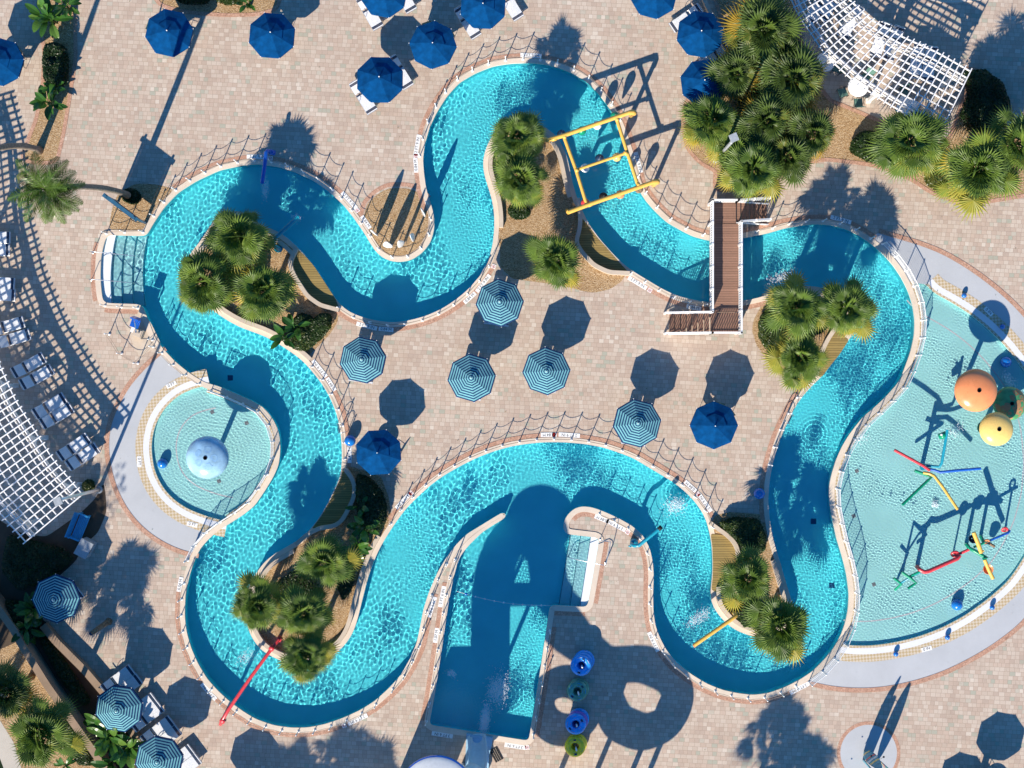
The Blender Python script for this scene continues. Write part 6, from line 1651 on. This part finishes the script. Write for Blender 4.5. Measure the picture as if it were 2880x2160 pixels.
# ------------------------------------------------------------------ lattice pergolas
def pergola(label, outer_px, inner_px, h=2.9, legs_o=(), legs_i=(), nlong=11, extra=None):
    oc = smooth(resample([P(*p) for p in outer_px], .1, False), 8, False); ic = smooth(resample([P(*p) for p in inner_px], .1, False), 8, False)
    n = 400
    def rs(a): 
        L = np.concatenate([[0], np.cumsum(np.linalg.norm(np.diff(a, axis=0), axis=1))]); t = np.linspace(0, L[-1], n); return np.stack([np.interp(t, L, a[:, 0]), np.interp(t, L, a[:, 1])], 1), L[-1]
    oc, Lo = rs(oc); ic, Li = rs(ic); loc = (oc[n // 2] + ic[n // 2]) / 2
    oc = oc - loc; ic = ic - loc
    root = thing('pergola', label, 'pergola', (*loc, 0))
    SEL = list(range(0, n - 4, 8)) + [n - 1]
    def line(f): return oc * (1 - f) + ic * f
    mb = MB()
    for k in range(nlong):
        f = k / (nlong - 1); a = line(f)[SEL]
        for i in range(len(a) - 1): mb.beam((*a[i], h + .06), (*a[i + 1], h + .06), .058, .09)
    mb.build('lattice_runners', M['pergola'], root)
    mb = MB(); m = int(max(Lo, Li) / .43)
    for k in range(m + 1):
        i = min(n - 1, int(k / m * (n - 1))); a = oc[i] + (oc[i] - ic[i]) * .04; b = ic[i] + (ic[i] - oc[i]) * .04
        mb.beam((*a, h + .15), (*b, h + .15), .058, .09)
    mb.build('lattice_rafters', M['pergola'], root)
    for f in (.10, .16, .86, .92):
        mb = MB(); a = line(f)[SEL]
        for i in range(len(a) - 1): mb.beam((*a[i], h - .09), (*a[i + 1], h - .09), .05, .19)
        mb.build('main_beam', M['pergola'], root)
    for fr, ts in ((.13, legs_o), (.89, legs_i)):
        L = line(fr); 
        for t in ts:
            p = L[min(n - 1, int(t * (n - 1)))]
            mb = MB(); mb.box((p[0], p[1], (h - .18) / 2), (.19, .19, h - .18)); lg = mb.build('leg', M['pergola'], root)
            mb = MB(); mb.box((p[0], p[1], .12), (.27, .27, .24)); mb.build('plinth', M['pergola'], lg)
            i = min(n - 1, int(t * (n - 1)))
            for s in (-1, 1):
                j = max(0, min(n - 1, i + s * int(.85 / max(Lo, .1) * n))); q = L[j]
                mb = MB(); c0 = Vector((p[0], p[1], h - 1.05)); c2 = Vector((q[0], q[1], h - .2)); c1 = Vector((p[0], p[1], h - .25)).lerp(c2, .22)
                pts = [c0.lerp(c1, u / 5).lerp(c1.lerp(c2, u / 5), u / 5) for u in range(6)]
                for u in range(5): mb.beam(pts[u], pts[u + 1], .05, .30)
                mb.build('curved_brace', M['pergola'], lg)
    return root
pergola('white lattice pergola curving along the loungers at the west edge', [(-60,480),(-26,603),(-7,832),(32,985),(94,1125),(198,1288),(276,1380)], [(-258,540),(-222,650),(-203,860),(-150,1060),(-80,1230),(30,1405),(122,1508)],
        legs_o=(.02, .24, .46, .62, .79, .955), legs_i=(.05, .3, .52, .74, .96), nlong=10)
pergola('white lattice pergola over tables beside the palm bed', [(2290,-70),(2330,15),(2412,92),(2500,140),(2590,180),(2682,232)], [(2175,-20),(2210,70),(2290,190),(2370,262),(2462,322),(2600,398)],
        legs_o=(.05, .32, .62, .95), legs_i=(.05, .42, .68, .95), nlong=10)

# ------------------------------------------------------------------ lamp posts
def lamp_post(label, base, h, arm=(0, 0)):
    x, y = P(*base); root = thing('lamp_post', label, 'lamp post', (x, y, 0), 0, 'tall lamp posts')
    mb = MB(); mb.tube([(0, 0, 0), (0, 0, .5), (0, 0, h)], [.13, .105, .085], 14); mb.build('pole', M['alu'], root, True)
    mb = MB(); mb.lathe([(.22, 0), (.22, .12), (.14, .2)], 16); mb.build('base', M['greybox'], root)
    mb = MB(); mb.box((arm[0], arm[1], h + .12), (.42, .42, .16), .4); hd = mb.build('lamp_head', M['greybox'], root)
    mb = MB(); mb.box((arm[0], arm[1], h + .03), (.34, .34, .03), .4); mb.build('lens', M['offwhite'], hd)
lamp_post('tall grey lamp post with square head at the west pergola corner', (279, 1377), 7.0, (-.1, -.1))
lamp_post('tall grey lamp post rising out of the palm bed', (2013, 449), 7.2, (-.1, 0))

# ------------------------------------------------------------------ sign board at the bay, bench and case
a = P(293, 553); b = P(381, 618); a = np.array(G(293, 549, 2.4)); b = np.array(G(383, 617, 2.4))
root = thing('sign_board', 'blue framed sign board on two posts in the bed by the entry steps', 'sign', (a[0], a[1], 0)); dlt = b - a
for t_ in (.06, .94):
    p = dlt * t_; mb = MB(); mb.box((p[0], p[1], 1.3), (.13, .13, 2.6), math.atan2(dlt[1], dlt[0])); mb.build('post', M['signblue'], root)
mb = MB(); mb.beam((*(dlt * .1), 1.55), (*(dlt * .9), 1.55), .05, 1.55); mb.build('panel', M['signbrown'], root)
mb = MB(); mb.beam((*(-dlt * .03), 2.40), (*(dlt * 1.03), 2.40), .22, .09); mb.build('top_frame', M['signblue'], root)
mb = MB(); mb.beam((*(dlt * .1), .74), (*(dlt * .9), .74), .09, .08); mb.build('bottom_frame', M['signblue'], root)
x, y = P(232, 1480); root = thing('slatted_bench', 'blue slatted bench in the shade below the west pergola', 'bench', (x, y, 0), rz(68))
M['benchblue'] = plain('sky_blue_bench_paint', (.04, .30, .55), .4, .4)
mb = MB()
for k in range(6): mb.box((0, -.28 + .1 * k, .44), (1.55, .08, .035))
mb.build('seat', M['benchblue'], root)
mb = MB()
for k in range(5): mb.box((0, .34 + .035 * k, .54 + .1 * k), (1.55, .035, .08))
mb.build('backrest', M['benchblue'], root)
for s in (-1, 1):
    mb = MB(); mb.box((s * .74, -.2, .22), (.08, .08, .44)); mb.box((s * .74, .3, .45), (.08, .08, .9)); mb.box((s * .74, .02, .64), (.09, .62, .05)); mb.build('end_frame', M['benchblue'], root)
x, y = P(249, 1538); root = thing('storage_case', 'grey storage case with sloped lid next to the blue bench', 'case', (x, y, 0), rz(62))
mb = MB(); mb.box((0, 0, .45), (.95, .72, .9)); mb.build('body', M['greybox'], root)
mb = MB(); mb.prism([(-.5, -.39), (.5, -.39), (.5, .39), (-.5, .39)], .902, .97); mb.build('lid', M['greybox'], root)
mb = MB(); mb.box((0, -.38, .8), (.25, .03, .04)); mb.build('handle', M['dark'], root)
x, y = P(2836, 345); root = thing('storage_case', 'pale square planter box beyond the pergola hedge', 'box', (x, y, 0), rz(-20))
mb = MB(); mb.box((0, 0, .4), (.95, .85, .8)); mb.build('body', M['wallcap'], root)
mb = MB(); mb.box((0, 0, .83), (1.02, .92, .06)); mb.build('lid', M['wallcap'], root)
for px, py, lab in ((308, 940, 'short'), ):
    pass
x, y = P(1397, 1918)

# ------------------------------------------------------------------ water slide: tower with dome roof, helix and run-out
RH = 9.0
tx, ty = P(1249, 2114)
root = thing('slide_tower', 'white domed roof of the slide tower at the bottom edge', 'slide tower', (tx, ty, 0))
mb = MB()
prof = [(max(.01, 1.92 * k / 10), RH - .6 + .34 * (1 - (k / 10) ** 2)) for k in range(11)] + [(1.95, RH - .62), (1.86, RH - .64)]
mb.lathe(prof, 40); smooth_by_angle(mb.build('dome_roof', M['offwhite'], root), 40)
mb = MB(); mb.lathe([(1.9, RH - .80), (1.99, RH - .78), (1.99, RH - .60), (1.93, RH - .58)], 40); mb.build('roof_rim', M['pipeblue'], root)
for (qx, qy) in ((-1.1, -.75), (1.1, -.75), (-.8, -1.6), (.8, -1.6)):
    mb = MB(); mb.tube([(qx, qy, 0), (qx, qy, RH - .6)], .10, 12); mb.build('column', M['offwhite'], root)
mb = MB(); mb.box((0, -1.2, 6.2), (2.5, 1.2, .15)); mb.build('platform', M['tread'], root)
mb = MB()
for k in range(14):
    mb.tube([(-1.2 + 2.4 * k / 13, -.65, 6.2), (-1.2 + 2.4 * k / 13, -.65, 7.2)], .02, 5)
mb.tube([(-1.2, -.65, 7.2), (1.2, -.65, 7.2)], .03, 6); mb.build('guard_rail', M['white'], root)
mb = MB(); cx_, cy_ = P(1178, 2216); mb.box((cx_ - tx, cy_ - ty, 2.1), (2.4, 1.8, 4.2)); mb.build('shade_box', M['offwhite'], root)  # unseen box added to shade the lower west corner of the slide pool
# the helix of the flume, south of the frame; its shadow falls on the deck beside the slide pool
slide = thing('water_slide', 'white water slide flume ending in a chute at the slide pool', 'water slide', (*P(1352, 2120), 0)); so_ = np.array(P(1352, 2120))
def flume(pts, w, name, mat='offwhite', depth=.55, n=12, parent=None):
    pts = [Vector(p) for p in pts]; vs = []; fs = []; up = Vector((0, 0, 1))
    for i, p in enumerate(pts):
        t_ = (pts[min(i + 1, len(pts) - 1)] - pts[max(i - 1, 0)]).normalized(); s = t_.cross(up).normalized()
        for layer in (0, 1):
            rr = w / 2 - (.05 if layer else 0)
            for k in range(n + 1):
                a_ = PI * k / n; vs.append(tuple(p + s * math.cos(a_) * rr + up * (-math.sin(a_) * (depth - (.04 if layer else 0)) + depth)))
    m = 2 * (n + 1)
    for i in range(len(pts) - 1):
        for k in range(n):
            fs.append((i * m + k, i * m + k + 1, (i + 1) * m + k + 1, (i + 1) * m + k))
            q = n + 1; fs.append((i * m + q + k, (i + 1) * m + q + k, (i + 1) * m + q + k + 1, i * m + q + k + 1))
        for e in (0, n):
            fs.append((i * m + e, (i + 1) * m + e, (i + 1) * m + n + 1 + e, i * m + n + 1 + e))
    for i in (0, len(pts) - 1):
        for k in range(n): fs.append((i * m + k, i * m + n + 1 + k, i * m + n + 2 + k, i * m + k + 1))
    mb = MB(); mb.v = vs; mb.f = fs; mb.m = [0] * len(fs); mb.tone = [0] * len(fs)
    o = mb.build(name, M[mat], parent); smooth_by_angle(o, 50); return o
def spath(L, n=60):
    a_ = np.array(L, float); d_ = np.concatenate([[0], np.cumsum(np.linalg.norm(np.diff(a_, axis=0), axis=1))]); t_ = np.linspace(0, d_[-1], n)
    q = np.stack([np.interp(t_, d_, a_[:, i]) for i in range(3)], 1)
    for _ in range(10): q[1:-1] = (q[:-2] + 2 * q[1:-1] + q[2:]) / 4
    return q
SH = [(1400, 1985, 2.6), (1402, 1800, 5.2), (1404, 1640, 7.4), (1432, 1545, 8.8), (1500, 1505, 9.4), (1558, 1550, 9.2), (1575, 1680, 8.0), (1625, 1800, 6.8), (1700, 1872, 6.2),
      (1810, 1866, 5.8), (1890, 1900, 5.5), (1914, 1965, 5.2), (1882, 2035, 4.9), (1810, 2064, 4.6), (1735, 2032, 4.4), (1704, 1960, 4.2), (1728, 1888, 4.0)]
GR = lambda sx, sy, h: (sx - 30.4 * h, sy + 72.7 * h, h)      # where the flume stands for its shadow to fall at sx,sy
SH = [(x - 42, y + 25, h) if i < 7 else (x, y, h) for i, (x, y, h) in enumerate(SH)]
path = [(1341, 2062, .08), (1344, 2085, .25), (1347, 2120, .7), (1346, 2150, 1.4)] + [GR(*q) for q in SH]
W3 = lambda L: [((p[0] - 1440) / PX - so_[0], (1080 - p[1]) / PX - so_[1], p[2]) for p in L]
full = spath(path, 170)
cut = int(np.argmax(full[:, 2] > 1.25))
flume(W3(full[:cut + 1]), 1.1, 'chute', parent=slide)
mb = MB(); tp = W3(full[cut:]); mb.tube(tp, [.60 + (.55 if k < 62 else max(.30, .55 - .03 * (k - 62))) * min(1, k / 12) for k in range(len(tp))], 20)
mb.v = [(v[0], v[1], tp[i // 20][2] + (v[2] - tp[i // 20][2]) * .5) for i, v in enumerate(mb.v)]
mb.build('shadow_flume', M['offwhite'], slide, True)
loop = [GR(1590 + 72 * math.cos(t_), 1985 + 72 * math.sin(t_), 5.0 - .1 * k) for k, t_ in enumerate([-2.4 + k * .52 for k in range(13)])]  # extra unseen loop, added so its shadow darkens the deck around the ring stacks
mb = MB(); tp = W3(spath(loop, 60)); mb.tube(tp, .78, 18); mb.v = [(v[0], v[1], tp[i // 18][2] + (v[2] - tp[i // 18][2]) * .5) for i, v in enumerate(mb.v)]
mb.build('shadow_flume', M['offwhite'], slide, True)
for q in (SH[8], SH[10], SH[12], SH[14]):
    px, py, h = GR(*q); c = ((px - 1440) / PX - so_[0], (1080 - py) / PX - so_[1]); mb = MB(); mb.tube([(*c, 0), (*c, h)], .15, 12); mb.build('support_post', M['offwhite'], slide, True)
# broad run-out lip at the pool edge
mb = MB(); lip = [(1312, 2061), (1386, 2071), (1384, 2088), (1376, 2120), (1374, 2165), (1308, 2165), (1310, 2120)]
mb.prism([((p[0] - 1440) / PX - so_[0], (1080 - p[1]) / PX - so_[1]) for p in lip], .02, .34); mb.build('runout_lip', M['capblue'], slide)
for s in (-1, 1):
    mb = MB(); mb.tube([((1343 + s * 17 - 1440) / PX - so_[0], (1080 - 2068) / PX - so_[1], .36), ((1345 + s * 18 - 1440) / PX - so_[0], (1080 - 2100) / PX - so_[1], .5), ((1346 + s * 18 - 1440) / PX - so_[0], (1080 - 2165) / PX - so_[1], .72)], .07, 10); mb.build('chute_edge', M['offwhite'], slide, True)
x, y = P(1396, 2122); root = thing('door_mat', 'black ribbed rubber mat beside the slide chute', 'mat', (x, y, .006), rz(28))
mb = MB(); mb.box((0, 0, .012), (.5, .82, .024)); mb.build('mat_base', M['black'], root)
mb = MB()
for k in range(3): mb.box((-.12 + .12 * k, 0, .028), (.012, .8, .008))
mb.build('ribs', M['wallcap'], root)
# float line of the slide pool
p0 = P(1284, 1664); p1 = P(1549, 1704); root = thing('float_line', 'white float line across the slide pool', 'float line', (*p0, 0))
dd = (p1[0] - p0[0], p1[1] - p0[1]); mb = MB(); mb.tube([(dd[0] * t_, dd[1] * t_ - .25 * math.sin(PI * t_), WATER + .02) for t_ in [k / 16 for k in range(17)]], .012, 5); mb.build('rope', M['offwhite'], root)
for k in range(1, 10):
    t_ = k / 10; mb = MB(); mb.ball((dd[0] * t_, dd[1] * t_ - .25 * math.sin(PI * t_), WATER + .03), .055 if k > 1 else .09, 10, 6, .8); mb.build('float', M['offwhite'] if k > 1 else M['ballblue'], root, True)
# ------------------------------------------------------------------ sun, sky, camera
for o in receivers: o.cycles.is_caustics_receiver = True
EL = math.radians(31.3); SX, SY = 0.386, 0.922
sun = bpy.data.lights.new('sun', 'SUN'); sun.energy = 5.0; sun.angle = math.radians(.5); sun.color = (1.0, .90, .765)
sun.cycles.is_caustics_light = True
so = bpy.data.objects.new('sun', sun); COL.objects.link(so)
d = Vector((SX * math.cos(EL), SY * math.cos(EL), -math.sin(EL)))
so.rotation_euler = d.to_track_quat('-Z', 'Y').to_euler(); so.location = (-20, -40, 40)
w = bpy.data.worlds.new('World'); S.world = w; w.use_nodes = True
nt = w.node_tree; bg = nt.nodes['Background']
sky = nt.nodes.new('ShaderNodeTexSky'); sky.sky_type = 'NISHITA'; sky.sun_disc = False
sky.ozone_density = 6; sky.dust_density = 0.2; sky.sun_elevation = EL; sky.sun_rotation = math.atan2(-SX, -SY)
hs = nt.nodes.new('ShaderNodeHueSaturation'); hs.inputs['Saturation'].default_value = 1.22
nt.links.new(sky.outputs[0], hs.inputs['Color']); nt.links.new(hs.outputs[0], bg.inputs['Color']); bg.inputs['Strength'].default_value = 0.105
cam = bpy.data.cameras.new('camera'); co = bpy.data.objects.new('camera', cam); COL.objects.link(co)
cam.sensor_width = 36; cam.lens = 36 * CAMH / 60.0; cam.clip_end = 2000; cam.clip_start = 1
co.location = (0, 0, CAMH); co.rotation_euler = (0, 0, 0)
S.camera = co
S.view_settings.view_transform = 'Standard'; S.view_settings.look = 'None'; S.view_settings.exposure = 0.72; S.view_settings.gamma = 1
S.cycles.max_bounces = 16; S.cycles.transmission_bounces = 14; S.cycles.transparent_max_bounces = 12; S.cycles.glossy_bounces = 3; S.cycles.diffuse_bounces = 6
S.cycles.caustics_refractive = True; S.cycles.caustics_reflective = False
S.cycles.sample_clamp_indirect = 4.0
S.cycles.use_denoising = True
